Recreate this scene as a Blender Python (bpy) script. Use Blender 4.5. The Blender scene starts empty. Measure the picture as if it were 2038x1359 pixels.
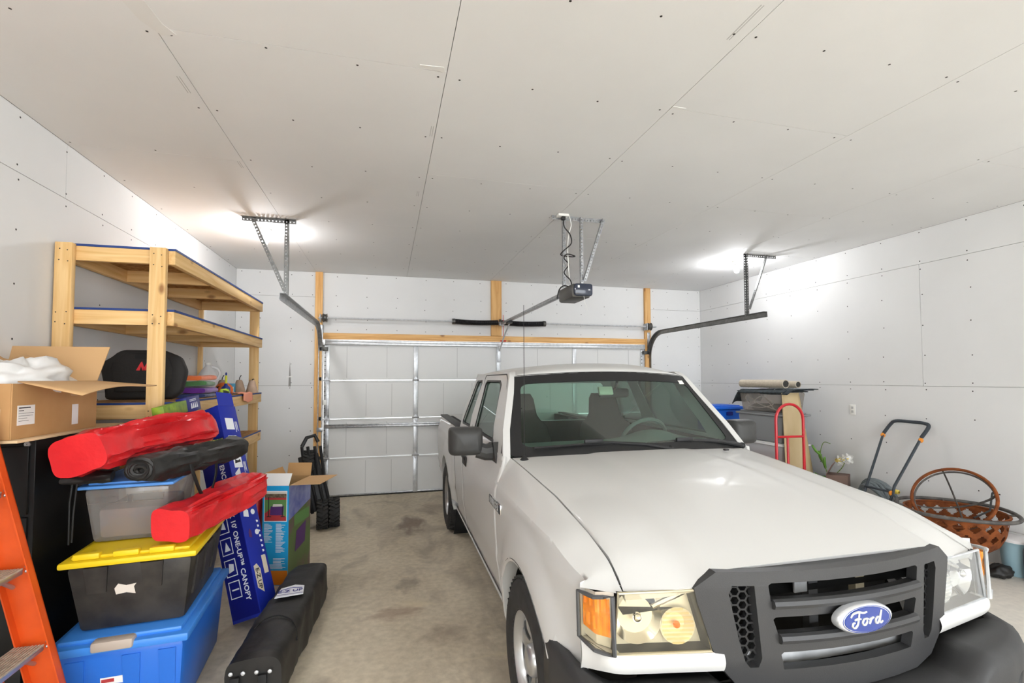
import bpy, bmesh, math, random
from mathutils import Vector, Matrix
random.seed(7)
scn = bpy.context.scene
COL = scn.collection
PI = math.pi
def rad(d): return d*PI/180

# ------------------------------------------------------------------ camera
cam_d = bpy.data.cameras.new('camera')
cam_d.sensor_width = 36; cam_d.sensor_fit = 'HORIZONTAL'
cam_d.lens = 954.275*36/2038
cam_d.shift_y = 35.27/2038
cam_d.clip_start = .02
cam = bpy.data.objects.new('camera', cam_d); COL.objects.link(cam)
_yaw, _pitch, _roll = .2551, .04, -.003
_fw = Vector((math.sin(_yaw)*math.cos(_pitch), math.cos(_yaw)*math.cos(_pitch), math.sin(_pitch)))
_r0 = Vector((math.cos(_yaw), -math.sin(_yaw), 0)); _u0 = _r0.cross(_fw)
_r = math.cos(_roll)*_r0+math.sin(_roll)*_u0; _u = -math.sin(_roll)*_r0+math.cos(_roll)*_u0
cam.matrix_world = Matrix(((_r.x,_u.x,-_fw.x,-1.6196),(_r.y,_u.y,-_fw.y,-7.0271),(_r.z,_u.z,-_fw.z,1.6188),(0,0,0,1)))
scn.camera = cam
# ------------------------------------------------------------------ world, exposure
w = bpy.data.worlds.new('world'); scn.world = w; w.use_nodes = True
w.node_tree.nodes['Background'].inputs[0].default_value = (.92,.96,1,1)
w.node_tree.nodes['Background'].inputs[1].default_value = 4.4
scn.view_settings.view_transform = 'Standard'; scn.view_settings.look = 'None'
scn.view_settings.exposure = 0.64; scn.view_settings.gamma = 1; scn.view_settings.use_curve_mapping = False
BULB = 410.0     # emission of the bare bulbs

# ------------------------------------------------------------------ materials
def lin(c):
    if isinstance(c, str):
        c = tuple(int(c[i:i+2],16)/255 for i in (0,2,4))
    return tuple((x/12.92 if x <= .04045 else ((x+.055)/1.055)**2.4) for x in c[:3])+(1,)
MATS = {}
def mat(name, col, rough=.5, metal=0, col2=None, scale=8, detail=4, bump=0, bscale=None, stretch=(1,1,1), contrast=(.35,.65), trans=0, ior=1.45, alpha=1, coat=0, emit=None, es=0, spec=.5, sheen=0, coords='Object', rand=0):
    if name in MATS: return MATS[name]
    m = bpy.data.materials.new(name); m.use_nodes = True; nt = m.node_tree; N = nt.nodes; L = nt.links
    b = N['Principled BSDF']
    b.inputs['Base Color'].default_value = lin(col); b.inputs['Roughness'].default_value = rough; b.inputs['Metallic'].default_value = metal
    b.inputs['IOR'].default_value = ior; b.inputs['Transmission Weight'].default_value = trans; b.inputs['Alpha'].default_value = alpha
    b.inputs['Coat Weight'].default_value = coat; b.inputs['Coat Roughness'].default_value = .05; b.inputs['Specular IOR Level'].default_value = spec
    b.inputs['Sheen Weight'].default_value = sheen
    if emit: b.inputs['Emission Color'].default_value = lin(emit); b.inputs['Emission Strength'].default_value = es
    if col2 or bump or rand:
        tc = N.new('ShaderNodeTexCoord'); mp = N.new('ShaderNodeMapping'); mp.inputs['Scale'].default_value = stretch
        L.new(tc.outputs[coords], mp.inputs[0])
        vec = mp.outputs[0]
        if rand:
            oi = N.new('ShaderNodeObjectInfo'); ad = N.new('ShaderNodeVectorMath'); ad.operation = 'ADD'
            ml = N.new('ShaderNodeMath'); ml.operation = 'MULTIPLY'; ml.inputs[1].default_value = 37.0
            L.new(oi.outputs['Random'], ml.inputs[0]); L.new(vec, ad.inputs[0]); L.new(ml.outputs[0], ad.inputs[1]); vec = ad.outputs[0]
    if col2:
        nz = N.new('ShaderNodeTexNoise'); nz.inputs['Scale'].default_value = scale; nz.inputs['Detail'].default_value = detail
        L.new(vec, nz.inputs['Vector'])
        cr = N.new('ShaderNodeValToRGB'); cr.color_ramp.elements[0].position = contrast[0]; cr.color_ramp.elements[1].position = contrast[1]
        cr.color_ramp.elements[0].color = lin(col); cr.color_ramp.elements[1].color = lin(col2)
        L.new(nz.outputs['Fac'], cr.inputs[0]); out = cr.outputs[0]
        if rand:
            hv = N.new('ShaderNodeHueSaturation'); mr = N.new('ShaderNodeMapRange'); mr.inputs[3].default_value = 1-rand; mr.inputs[4].default_value = 1+rand
            L.new(oi.outputs['Random'], mr.inputs[0]); L.new(mr.outputs[0], hv.inputs['Value']); L.new(out, hv.inputs['Color']); out = hv.outputs[0]
        L.new(out, b.inputs['Base Color'])
    if bump:
        nb = N.new('ShaderNodeTexNoise'); nb.inputs['Scale'].default_value = bscale or scale*3; nb.inputs['Detail'].default_value = 3
        L.new(vec, nb.inputs['Vector'])
        bp = N.new('ShaderNodeBump'); bp.inputs['Strength'].default_value = bump; bp.inputs['Distance'].default_value = .01
        L.new(nb.outputs['Fac'], bp.inputs['Height']); L.new(bp.outputs[0], b.inputs['Normal'])
    MATS[name] = m; return m
def wood_mat(name, axis, base='e3b16a', dark='c58b44', knot='8a5526'):
    m = bpy.data.materials.new(name); m.use_nodes = True; nt = m.node_tree; N = nt.nodes; L = nt.links; b = N['Principled BSDF']
    b.inputs['Roughness'].default_value = .65
    tc = N.new('ShaderNodeTexCoord'); oi = N.new('ShaderNodeObjectInfo'); ad = N.new('ShaderNodeVectorMath'); ad.operation = 'ADD'
    ml = N.new('ShaderNodeMath'); ml.operation = 'MULTIPLY'; ml.inputs[1].default_value = 23.0
    L.new(oi.outputs['Random'], ml.inputs[0]); L.new(tc.outputs['Object'], ad.inputs[0]); L.new(ml.outputs[0], ad.inputs[1])
    mp = N.new('ShaderNodeMapping'); s = [14,14,14]; s['xyz'.index(axis)] = .8; mp.inputs['Scale'].default_value = s; L.new(ad.outputs[0], mp.inputs[0])
    nz = N.new('ShaderNodeTexNoise'); nz.inputs['Scale'].default_value = 2.2; nz.inputs['Detail'].default_value = 5; nz.inputs['Distortion'].default_value = .8; L.new(mp.outputs[0], nz.inputs['Vector'])
    cr = N.new('ShaderNodeValToRGB'); cr.color_ramp.elements[0].position = .35; cr.color_ramp.elements[1].position = .7
    cr.color_ramp.elements[0].color = lin(base); cr.color_ramp.elements[1].color = lin(dark); L.new(nz.outputs['Fac'], cr.inputs[0])
    mp2 = N.new('ShaderNodeMapping'); s2 = [9,9,9]; s2['xyz'.index(axis)] = 4.5; mp2.inputs['Scale'].default_value = s2; L.new(ad.outputs[0], mp2.inputs[0])
    vo = N.new('ShaderNodeTexVoronoi'); vo.inputs['Scale'].default_value = .8; L.new(mp2.outputs[0], vo.inputs['Vector'])
    kr = N.new('ShaderNodeValToRGB'); kr.color_ramp.elements[0].position = .06; kr.color_ramp.elements[1].position = .16
    kr.color_ramp.elements[0].color = (1,1,1,1); kr.color_ramp.elements[1].color = (0,0,0,1); L.new(vo.outputs['Distance'], kr.inputs[0])
    mx = N.new('ShaderNodeMix'); mx.data_type = 'RGBA'; mx.inputs['B'].default_value = lin(knot)
    mf = N.new('ShaderNodeMath'); mf.operation = 'MULTIPLY'; mf.inputs[1].default_value = .8; L.new(kr.outputs[0], mf.inputs[0])
    L.new(mf.outputs[0], mx.inputs['Factor']); L.new(cr.outputs[0], mx.inputs['A'])
    hv = N.new('ShaderNodeHueSaturation'); mr = N.new('ShaderNodeMapRange'); mr.inputs[3].default_value = .88; mr.inputs[4].default_value = 1.1
    L.new(oi.outputs['Random'], mr.inputs[0]); L.new(mr.outputs[0], hv.inputs['Value']); L.new(mx.outputs['Result'], hv.inputs['Color']); L.new(hv.outputs[0], b.inputs['Base Color'])
    MATS[name] = m; return m
for a in 'xyz':
    wood_mat('wood_'+a, a, 'f2cd92', 'deb06e'); wood_mat('jamb_'+a, a, 'e8bb7c', 'cc9352', '7a4216')
mat('drywall','e2e2e1',.75,col2='dddddc',scale=1.6,contrast=(.3,.7))
mat('drywall_ceiling','eeeeed',.8,col2='e9e9e8',scale=1.3,contrast=(.3,.7))
mat('seam','8f8d89',.9)
mat('screw','33302d',.6,.3)
mat('plaster','e9e8e5',.85)
mat('door_white','e0e0de',.42)
mat('door_line','b9b9b7',.5)
mat('galv','b4b5b6',.35,.75,col2='9b9da0',scale=30,contrast=(.4,.6))
mat('galv_bright','d6d8da',.35,.45,col2='c4c7ca',scale=25)
mat('angle_steel','8a8b8a',.4,.8,col2='747574',scale=25)
mat('steel_dark','5d5c59',.45,.7)
mat('black_plastic','1c1c1d',.45)
mat('rubber','232323',.75)
mat('red_plastic','c4202b',.4)
mat('white_plastic','ecebe6',.35)
mat('cord_black','1b1a1a',.5)
mat('bulb_base','e8e6e0',.3)
def bulb_material():
    m = bpy.data.materials.new('bulb_glow'); m.use_nodes = True; b = m.node_tree.nodes['Principled BSDF']
    b.inputs['Base Color'].default_value = (1,1,1,1); b.inputs['Emission Color'].default_value = lin('fbfcff'); b.inputs['Emission Strength'].default_value = BULB
    MATS['bulb_glow'] = m
bulb_material()
def concrete():
    m = bpy.data.materials.new('concrete'); m.use_nodes = True; nt = m.node_tree; N = nt.nodes; L = nt.links; b = N['Principled BSDF']
    tc = N.new('ShaderNodeTexCoord')
    def noise(s, d, st=(1,1,1), dist=0):
        mp = N.new('ShaderNodeMapping'); mp.inputs['Scale'].default_value = st; L.new(tc.outputs['Object'], mp.inputs[0])
        n = N.new('ShaderNodeTexNoise'); n.inputs['Scale'].default_value = s; n.inputs['Detail'].default_value = d; n.inputs['Distortion'].default_value = dist; L.new(mp.outputs[0], n.inputs['Vector']); return n.outputs['Fac']
    def ramp(f, p0, p1, c0, c1):
        r = N.new('ShaderNodeValToRGB'); r.color_ramp.elements[0].position = p0; r.color_ramp.elements[1].position = p1; r.color_ramp.elements[0].color = lin(c0) if isinstance(c0,str) else c0; r.color_ramp.elements[1].color = lin(c1) if isinstance(c1,str) else c1
        L.new(f, r.inputs[0]); return r.outputs[0]
    def mix(f, a, bb, mode='MIX'):
        x = N.new('ShaderNodeMix'); x.data_type = 'RGBA'; x.blend_type = mode
        if isinstance(f, float): x.inputs['Factor'].default_value = f
        else: L.new(f, x.inputs['Factor'])
        for k, v in (('A',a),('B',bb)):
            if isinstance(v, str): x.inputs[k].default_value = lin(v)
            else: L.new(v, x.inputs[k])
        return x.outputs['Result']
    base = ramp(noise(1.1,8,dist=.6), .35, .68, 'c2b59e', 'ddd1b9')
    fine = ramp(noise(22,6), .3, .72, 'a29682', 'e8dcc6')
    c = mix(.35, base, fine)
    st = ramp(noise(1.9,7,(1.4,.7,1),1.2), .52, .70, (0,0,0,1), (1,1,1,1))
    sf = N.new('ShaderNodeMath'); sf.operation = 'MULTIPLY'; sf.inputs[1].default_value = .6; L.new(st, sf.inputs[0])
    c = mix(sf.outputs[0], c, '8d8173')
    lt = ramp(noise(3.1,6,(.7,2.2,1),.8), .60, .74, (0,0,0,1), (1,1,1,1))
    lf = N.new('ShaderNodeMath'); lf.operation = 'MULTIPLY'; lf.inputs[1].default_value = .4; L.new(lt, lf.inputs[0])
    c = mix(lf.outputs[0], c, 'dccfae')
    # oil and tyre marks where vehicles stand, paler, greyer concrete towards the right of the garage
    sep = N.new('ShaderNodeSeparateXYZ'); L.new(tc.outputs['Object'], sep.inputs[0])
    r = N.new('ShaderNodeMapRange'); r.inputs[1].default_value = .9; r.inputs[2].default_value = 2.0; L.new(sep.outputs[0], r.inputs[0])
    c = mix(r.outputs[0], c, mix(.35, base, 'c9c4bb', 'MIX') if False else mix(.75, fine, 'dad6cf'))
    def spot(x, y, rx, ry, amt, colr, cc):
        mp = N.new('ShaderNodeMapping'); mp.vector_type = 'POINT'; mp.inputs['Location'].default_value = (-x/rx,-y/ry,0); mp.inputs['Scale'].default_value = (1/rx,1/ry,0); L.new(tc.outputs['Object'], mp.inputs[0])
        n2 = N.new('ShaderNodeTexNoise'); n2.inputs['Scale'].default_value = 2.4; n2.inputs['Detail'].default_value = 4; L.new(mp.outputs[0], n2.inputs['Vector'])
        ln = N.new('ShaderNodeVectorMath'); ln.operation = 'LENGTH'; L.new(mp.outputs[0], ln.inputs[0])
        su = N.new('ShaderNodeMath'); su.operation = 'ADD'; L.new(ln.outputs['Value'], su.inputs[0]); L.new(n2.outputs['Fac'], su.inputs[1])
        rr = ramp(su.outputs[0], .75, 1.45, (amt,amt,amt,1), (0,0,0,1))
        return mix(rr, cc, colr)
    c = spot(-1.35,-1.5,.38,.75,.75,'6d584c',c)
    c = spot(-1.05,-.9,.5,.5,.4,'7d6c60',c)
    c = spot(-1.45,-3.1,.25,.3,.45,'6a5f55',c)
    c = spot(-1.55,-3.55,.45,.2,.45,'856450',c)
    c = spot(-1.25,-3.9,.35,.25,.35,'6d5c50',c)
    L.new(c, b.inputs['Base Color'])
    rg = ramp(noise(2.3,5), .3, .7, (.5,.5,.5,1), (.8,.8,.8,1)); L.new(rg, b.inputs['Roughness'])
    bp = N.new('ShaderNodeBump'); bp.inputs['Strength'].default_value = .18; bp.inputs['Distance'].default_value = .01; L.new(noise(30,6), bp.inputs['Height']); L.new(bp.outputs[0], b.inputs['Normal'])
    MATS['concrete'] = m
concrete()

# ------------------------------------------------------------------ mesh helpers
class MB:
    def __init__(s): s.bm = bmesh.new()
    def _xf(s, vs, M):
        if M is not None:
            for v in vs: v.co = M @ v.co
    def box(s, x0, x1, y0, y1, z0, z1, bev=0, M=None, seg=2):
        b = bmesh.new() if bev else s.bm
        vs = [b.verts.new((x,y,z)) for x in (x0,x1) for y in (y0,y1) for z in (z0,z1)]
        for f in ((0,1,3,2),(4,6,7,5),(0,4,5,1),(2,3,7,6),(0,2,6,4),(1,5,7,3)): b.faces.new([vs[i] for i in f])
        if bev:
            bmesh.ops.bevel(b, geom=b.edges[:], offset=bev, segments=seg, profile=.5, affect='EDGES')
            s.merge(b, M); return s
        s._xf(vs, M); return s
    def cbox(s, c, sz, bev=0, M=None, seg=2):
        return s.box(c[0]-sz[0]/2,c[0]+sz[0]/2,c[1]-sz[1]/2,c[1]+sz[1]/2,c[2]-sz[2]/2,c[2]+sz[2]/2,bev,M,seg)
    def merge(s, b, M=None):
        mp = {}
        for v in b.verts: mp[v] = s.bm.verts.new(M @ v.co if M is not None else v.co)
        for f in b.faces:
            try: s.bm.faces.new([mp[v] for v in f.verts])
            except ValueError: pass
        b.free(); return s
    def taper(s, x0, x1, y0, y1, z0, z1, k=.9, bev=0, M=None, ky=None):
        ky = k if ky is None else ky
        b = bmesh.new(); cx, cy = (x0+x1)/2, (y0+y1)/2
        vs = [b.verts.new((cx+(x-cx)*(k if z == z0 else 1), cy+(y-cy)*(ky if z == z0 else 1), z)) for x in (x0,x1) for y in (y0,y1) for z in (z0,z1)]
        for f in ((0,1,3,2),(4,6,7,5),(0,4,5,1),(2,3,7,6),(0,2,6,4),(1,5,7,3)): b.faces.new([vs[i] for i in f])
        if bev: bmesh.ops.bevel(b, geom=b.edges[:], offset=bev, segments=2, profile=.5, affect='EDGES')
        return s.merge(b, M)
    def ring(s, pts): return [s.bm.verts.new(p) for p in pts]
    def skin(s, rings, closed=True, cap0=False, cap1=False, loop=False):
        n = len(rings[0]); rr = rings+[rings[0]] if loop else rings
        for a, b in zip(rr, rr[1:]):
            for i in range(n if closed else n-1):
                j = (i+1) % n
                try: s.bm.faces.new((a[i],a[j],b[j],b[i]))
                except ValueError: pass
        if cap0: s.bm.faces.new(list(reversed(rings[0])))
        if cap1: s.bm.faces.new(rings[-1])
        return s
    def tube(s, path, r, n=8, closed=False, M=None, caps=True):
        P = [Vector(p) for p in path]; rs = r if isinstance(r,(list,tuple)) else [r]*len(P); rings = []; up = None
        for i, p in enumerate(P):
            a = P[(i-1) % len(P)] if (closed or i > 0) else p; b = P[(i+1) % len(P)] if (closed or i < len(P)-1) else p
            t = (b-a).normalized() if (b-a).length > 1e-9 else Vector((0,0,1))
            if up is None:
                up = Vector((0,0,1)) if abs(t.z) < .9 else Vector((1,0,0))
            x = up.cross(t)
            if x.length < 1e-6: x = Vector((0,1,0)).cross(t)
            x.normalize(); y = t.cross(x).normalized(); up = y
            rings.append(s.ring([(M @ q if M is not None else q) for q in (p+rs[i]*(math.cos(2*PI*k/n)*x+math.sin(2*PI*k/n)*y) for k in range(n))]))
        return s.skin(rings, True, caps and not closed, caps and not closed, closed)
    def lathe(s, prof, n=24, M=None, cap0=False, cap1=False, a0=0, a1=2*PI):
        full = abs(a1-a0-2*PI) < 1e-6; rings = []
        for r, z in prof:
            rings.append(s.ring([(M @ q if M is not None else q) for q in (Vector((r*math.cos(a0+(a1-a0)*k/(n if full else n-1)), r*math.sin(a0+(a1-a0)*k/(n if full else n-1)), z)) for k in range(n))]))
        return s.skin(rings, full, cap0, cap1)
    def prism(s, poly, h0, h1, M=None, bev=0):
        b = bmesh.new(); a = [b.verts.new((x,y,h0)) for x, y in poly]; c = [b.verts.new((x,y,h1)) for x, y in poly]; n = len(poly)
        b.faces.new(list(reversed(a))); b.faces.new(c)
        for i in range(n): b.faces.new((a[i],a[(i+1)%n],c[(i+1)%n],c[i]))
        bmesh.ops.recalc_face_normals(b, faces=b.faces[:])
        if bev: bmesh.ops.bevel(b, geom=b.edges[:], offset=bev, segments=2, profile=.5, affect='EDGES')
        return s.merge(b, M)
    def grid(s, f, nu, nv, M=None, cu=False):
        V = [[s.bm.verts.new(M @ Vector(f(i/nu,j/nv)) if M is not None else f(i/nu,j/nv)) for j in range(nv+1)] for i in range(nu if cu else nu+1)]
        for i in range(nu):
            for j in range(nv):
                i2 = (i+1) % nu if cu else i+1
                s.bm.faces.new((V[i][j],V[i2][j],V[i2][j+1],V[i][j+1]))
        return s
    def sphere(s, c, r, n=16, m=10, sc=(1,1,1), M=None):
        rings = []
        for j in range(m+1):
            t = PI*j/m; rr = max(math.sin(t),1e-4)
            rings.append(s.ring([(M @ q if M is not None else q) for q in (Vector((c[0]+r*sc[0]*rr*math.cos(2*PI*k/n), c[1]+r*sc[1]*rr*math.sin(2*PI*k/n), c[2]-r*sc[2]*math.cos(t))) for k in range(n))]))
        return s.skin(rings)
    def build(s, name, m=None, parent=None, smooth=35, solid=0, sub=0, recalc=True, dbl=0, warp=None):
        if warp:
            for v in s.bm.verts: v.co = warp(v.co)
        if dbl: bmesh.ops.remove_doubles(s.bm, verts=s.bm.verts[:], dist=dbl)
        if recalc: bmesh.ops.recalc_face_normals(s.bm, faces=s.bm.faces[:])
        me = bpy.data.meshes.new(name); s.bm.to_mesh(me); s.bm.free()
        o = bpy.data.objects.new(name, me); COL.objects.link(o)
        if m: me.materials.append(MATS[m] if isinstance(m,str) else m)
        if smooth:
            me.shade_smooth()
            if smooth < 180: me.set_sharp_from_angle(angle=rad(smooth))
        if parent: o.parent = parent
        if solid:
            md = o.modifiers.new('solid','SOLIDIFY'); md.thickness = solid; md.offset = -1
        if sub:
            md = o.modifiers.new('sub','SUBSURF'); md.levels = sub; md.render_levels = sub
        return o
def thing(name, label, cat, loc=(0,0,0), rz=0, group=None):
    o = bpy.data.objects.new(name, None); COL.objects.link(o); o.location = loc; o.rotation_euler = (0,0,rz)
    o.empty_display_size = .05
    tag(o, label, cat, group); return o
def tag(o, label, cat, group=None):
    o['label'] = label; o['category'] = cat
    if group: o['group'] = group
    return o
def struct(o, label=None):
    o['kind'] = 'structure'
    if label: o['label'] = label
    return o
def stuff(o): o['kind'] = 'stuff'; return o
def holed(outer, holes, h0=0, h1=.01):
    """flat plate with holes in xy between h0 and h1, as a bmesh"""
    cu = bpy.data.curves.new('tmp','CURVE'); cu.dimensions = '2D'; cu.fill_mode = 'BOTH'
    for poly in [outer]+holes:
        sp = cu.splines.new('POLY'); sp.points.add(len(poly)-1); sp.use_cyclic_u = True
        for p, q in zip(sp.points, poly): p.co = (q[0],q[1],0,1)
    cu.extrude = abs(h1-h0)/2
    o = bpy.data.objects.new('tmp', cu); COL.objects.link(o)
    dg = bpy.context.evaluated_depsgraph_get(); me = bpy.data.meshes.new_from_object(o.evaluated_get(dg))
    b = bmesh.new(); b.from_mesh(me); bpy.data.meshes.remove(me); bpy.data.objects.remove(o); bpy.data.curves.remove(cu)
    bmesh.ops.remove_doubles(b, verts=b.verts[:], dist=1e-5)
    for v in b.verts: v.co.z += (h0+h1)/2
    return b
def bisect(b, axis, vals):
    n = [0,0,0]; n['xyz'.index(axis)] = 1
    for x in vals:
        co = [0,0,0]; co['xyz'.index(axis)] = x
        bmesh.ops.bisect_plane(b, geom=b.verts[:]+b.edges[:]+b.faces[:], plane_co=co, plane_no=n)
def circ(cx, cy, r, n=12, ry=None, a0=0): return [(cx+r*math.cos(a0+2*PI*i/n), cy+(ry or r)*math.sin(a0+2*PI*i/n)) for i in range(n)]
def rrect(x0, x1, y0, y1, r, n=3):
    out = []
    for cx, cy, a in ((x1-r,y0+r,-PI/2),(x1-r,y1-r,0),(x0+r,y1-r,PI/2),(x0+r,y0+r,PI)):
        for i in range(n+1): out.append((cx+r*math.cos(a+PI/2*i/n), cy+r*math.sin(a+PI/2*i/n)))
    return out
def text_bm(body, size=.1, ext=.001, align='CENTER', shear=0, bold=0):
    cu = bpy.data.curves.new('tmp','FONT'); cu.body = body; cu.size = size; cu.align_x = align; cu.align_y = 'CENTER'; cu.extrude = ext; cu.shear = shear; cu.offset = bold; cu.resolution_u = 2
    o = bpy.data.objects.new('tmp', cu); COL.objects.link(o)
    dg = bpy.context.evaluated_depsgraph_get(); me = bpy.data.meshes.new_from_object(o.evaluated_get(dg))
    b = bmesh.new(); b.from_mesh(me); bpy.data.meshes.remove(me); bpy.data.objects.remove(o); bpy.data.curves.remove(cu); return b
def frame(o, x, y):
    """matrix with origin o, x axis x, y axis y, z = x cross y"""
    o, x, y = Vector(o), Vector(x).normalized(), Vector(y); z = x.cross(y).normalized(); y = z.cross(x)
    return Matrix(((x.x,y.x,z.x,o.x),(x.y,y.y,z.y,o.y),(x.z,y.z,z.z,o.z),(0,0,0,1)))
def smoothpath(pts, k=6, closed=False):
    P = [Vector(p) for p in pts]; n = len(P); out = []
    for i in range(n if closed else n-1):
        p0 = P[(i-1)%n] if closed or i > 0 else P[0]; p1 = P[i]; p2 = P[(i+1)%n]; p3 = P[(i+2)%n] if closed or i+2 < n else P[-1]
        for j in range(k):
            t = j/k; out.append(.5*((2*p1)+(p2-p0)*t+(2*p0-5*p1+4*p2-p3)*t*t+(3*p1-p0-3*p2+p3)*t**3))
    if not closed: out.append(P[-1])
    return out
def link_copy(o, parent=None):
    c = o.copy(); COL.objects.link(c)
    if parent is not None: c.parent = parent
    return c
def T3(x, y, z): return Matrix.Translation((x,y,z))
def RX(a): return Matrix.Rotation(a,4,'X')
def RY(a): return Matrix.Rotation(a,4,'Y')
def RZ(a): return Matrix.Rotation(a,4,'Z')
# ================================================================== ROOM
H, XL, XR, YB, YF = 3.0896, -3.5634, 3.5117, 0.0, -10.6
floor = struct(MB().box(XL-4,XR+4,YF-6,.6,-.12,0).build('floor','concrete',smooth=0), 'stained grey-brown concrete slab')
def backing(name, x0,x1,y0,y1,z0,z1): return struct(MB().box(x0,x1,y0,y1,z0,z1).build(name,'seam',smooth=0))
wall_left = backing('wall_left', XL-.12,XL-.012, YF,.12, 0,H+.1)
wall_right = backing('wall_right', XR+.012,XR+.12, YF,.12, 0,H+.1)
ceiling = struct(MB().box(XL-.12,XR+.12,YF,.12,H+.012,H+.1).build('ceiling','seam',smooth=0))
OX0, OX1, OZ = -2.47, 2.45, 2.168
bw = MB(); bw.box(XL-.012,OX0,.012,.12,0,H+.012); bw.box(OX1,XR+.012,.012,.12,0,H+.012); bw.box(OX0,OX1,.012,.12,OZ,H+.012)
wall_back = struct(bw.build('wall_back','seam',smooth=0))
G = .0016
def board(parent, m, x0,x1,y0,y1,z0,z1):
    d = [x1-x0,y1-y0,z1-z0]; th = d.index(min(d)); g = [G,G,G]; g[th] = 0
    return MB().box(x0+g[0],x1-g[0],y0+g[1],y1-g[1],z0+g[2],z1-g[2]).build('drywall_panel',m,parent,smooth=0)
ROWS = [(0,.31),(.31,1.531),(1.531,2.745),(2.745,H)]
for r, (z0, z1) in enumerate(ROWS):
    ys = [[YF,-5.9,-2.24,0],[YF,-4.68,-1.02,0],[YF,-7.1,-3.46,0],[YF,-5.9,-2.24,0]][r]
    yl = [[YF,-4.7,-1.04,0],[YF,-5.9,-2.24,0],[YF,-4.7,-1.04,0],[YF,-7.1,-3.48,0]][r]
    for a, b in zip(ys,ys[1:]): board(wall_right,'drywall',XR,XR+.0125,a,b,z0,z1)
    for a, b in zip(yl,yl[1:]): board(wall_left,'drywall',XL-.0125,XL,a,b,z0,z1)
    board(wall_back,'drywall',XL,OX0,0,.0125,z0,z1); board(wall_back,'drywall',OX1,XR,0,.0125,z0,z1)
board(wall_back,'drywall',OX0,-.035,0,.0125,OZ,H); board(wall_back,'drywall',-.035,OX1,0,.0125,OZ,H)
XS = [XL]+[-2.5698+1.2192*k for k in range(5)]+[XR]
YS = [[YF,-7.1,-3.49,0],[YF,-4.77,-2.33,0],[YF,-7.2,-3.59,0],[YF,-4.77,-2.4,0],[YF,-7.2,-3.53,0],[YF,-4.72,-2.28,0]]
for i in range(6):
    for a, b in zip(YS[i],YS[i][1:]): board(ceiling,'drywall_ceiling',XS[i],XS[i+1],a,b,H,H+.0125)
# screw heads: tiny dark dots, joined for each surface
def dots(parent, pts, axis, r=.0062):
    m = MB()
    for p in pts:
        q = [c+random.uniform(-.012,.012) for c in p]; q['xyz'.index(axis)] = p['xyz'.index(axis)]
        d = []
        for k in range(6):
            a = PI*k/3; c = list(q); i, j = [n for n in range(3) if n != 'xyz'.index(axis)]
            c[i] += r*math.cos(a); c[j] += r*math.sin(a); d.append(c)
        m.bm.faces.new(m.ring(d))
    stuff(m.build('screw_heads','screw',parent,smooth=0))
zr = [.15,.6,.92,1.22,1.49,1.57,1.83,2.137,2.44,2.70,2.785,3.05]
dots(wall_right,[(XR-.0008,-.28-.4*i,z) for i in range(18) for z in zr if random.random() < .93],'x')
dots(wall_left,[(XL+.0008,-.28-.4*i,z) for i in range(18) for z in zr if random.random() < .93],'x')
bx = [-3.5,-3.27,-2.88,-2.62]+[-2.3+.405*i for i in range(12)]+[2.62,2.88,3.27,3.47]
dots(wall_back,[(x,-.0008,z) for x in bx for z in [.6,.92,1.22,1.49,1.57,1.83,2.137,2.30,2.44,2.62,2.77,3.05] if (abs(x) > 2.5 or z > 2.28) and abs(x+.035) > .1],'y')
cd = []
for i in range(6):
    x0, x1 = XS[i]+.05, XS[i+1]-.05; n = 3 if i in (0,) else 4
    for k in range(12):
        for j in range(n):
            if random.random() < .9: cd.append((x0+(x1-x0)*j/(n-1)+random.uniform(-.01,.01), -.5-.605*k, H-.0008))
dots(ceiling,cd,'z')
# dabs of joint compound and pencil ticks left on the boards
def smear(name, parent, pts, m='plaster', axis='z', val=0, t=.0015):
    b = MB(); b.prism(pts,0,t); o = b.build(name,m,parent,smooth=0)
    M = {'z':Matrix(((1,0,0,0),(0,1,0,0),(0,0,1,val-t),(0,0,0,1))),'x':Matrix(((0,0,-1,val),(1,0,0,0),(0,1,0,0),(0,0,0,1))),'y':Matrix(((1,0,0,0),(0,0,-1,val),(0,1,0,0),(0,0,0,1)))}[axis]
    o.matrix_local = M; return o
smear('compound_smear',ceiling,[(-2.60,-5.05),(-2.55,-5.0),(-2.53,-4.80),(-2.50,-4.74),(-2.56,-4.72),(-2.61,-4.80),(-2.63,-4.93)],val=H)
smear('compound_smear',ceiling,[(-1.48,-4.80),(-1.37,-4.81),(-1.36,-4.77),(-1.47,-4.785)],val=H)
smear('compound_smear',ceiling,[(-.13,-4.79),(-.05,-4.79),(-.06,-4.77),(-.13,-4.77)],val=H)
for cx, cy, L_ in ((-2.62,-4.35,.14),(-1.38,-4.2,.12),(-2.61,-3.43,.1),(-1.40,-3.2,.1),(-.20,-5.4,.2)):
    for k in range(2): smear('pencil_tick',ceiling,[(cx+.012*k,cy-L_/2),(cx+.012*k+.003,cy-L_/2),(cx+.012*k+.003,cy+L_/2),(cx+.012*k,cy+L_/2)],'door_line',val=H,t=.0006)
smear('compound_smear',wall_back,[(-2.905,1.52),(-2.875,1.52),(-2.875,1.60),(-2.89,1.86),(-2.9,1.66)],'seam',axis='y',val=0,t=.0008)
smear('compound_smear',wall_back,[(-2.93,1.64),(-2.86,1.645),(-2.86,1.66),(-2.93,1.655)],'plaster',axis='y',val=-.001,t=.0008)
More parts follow.
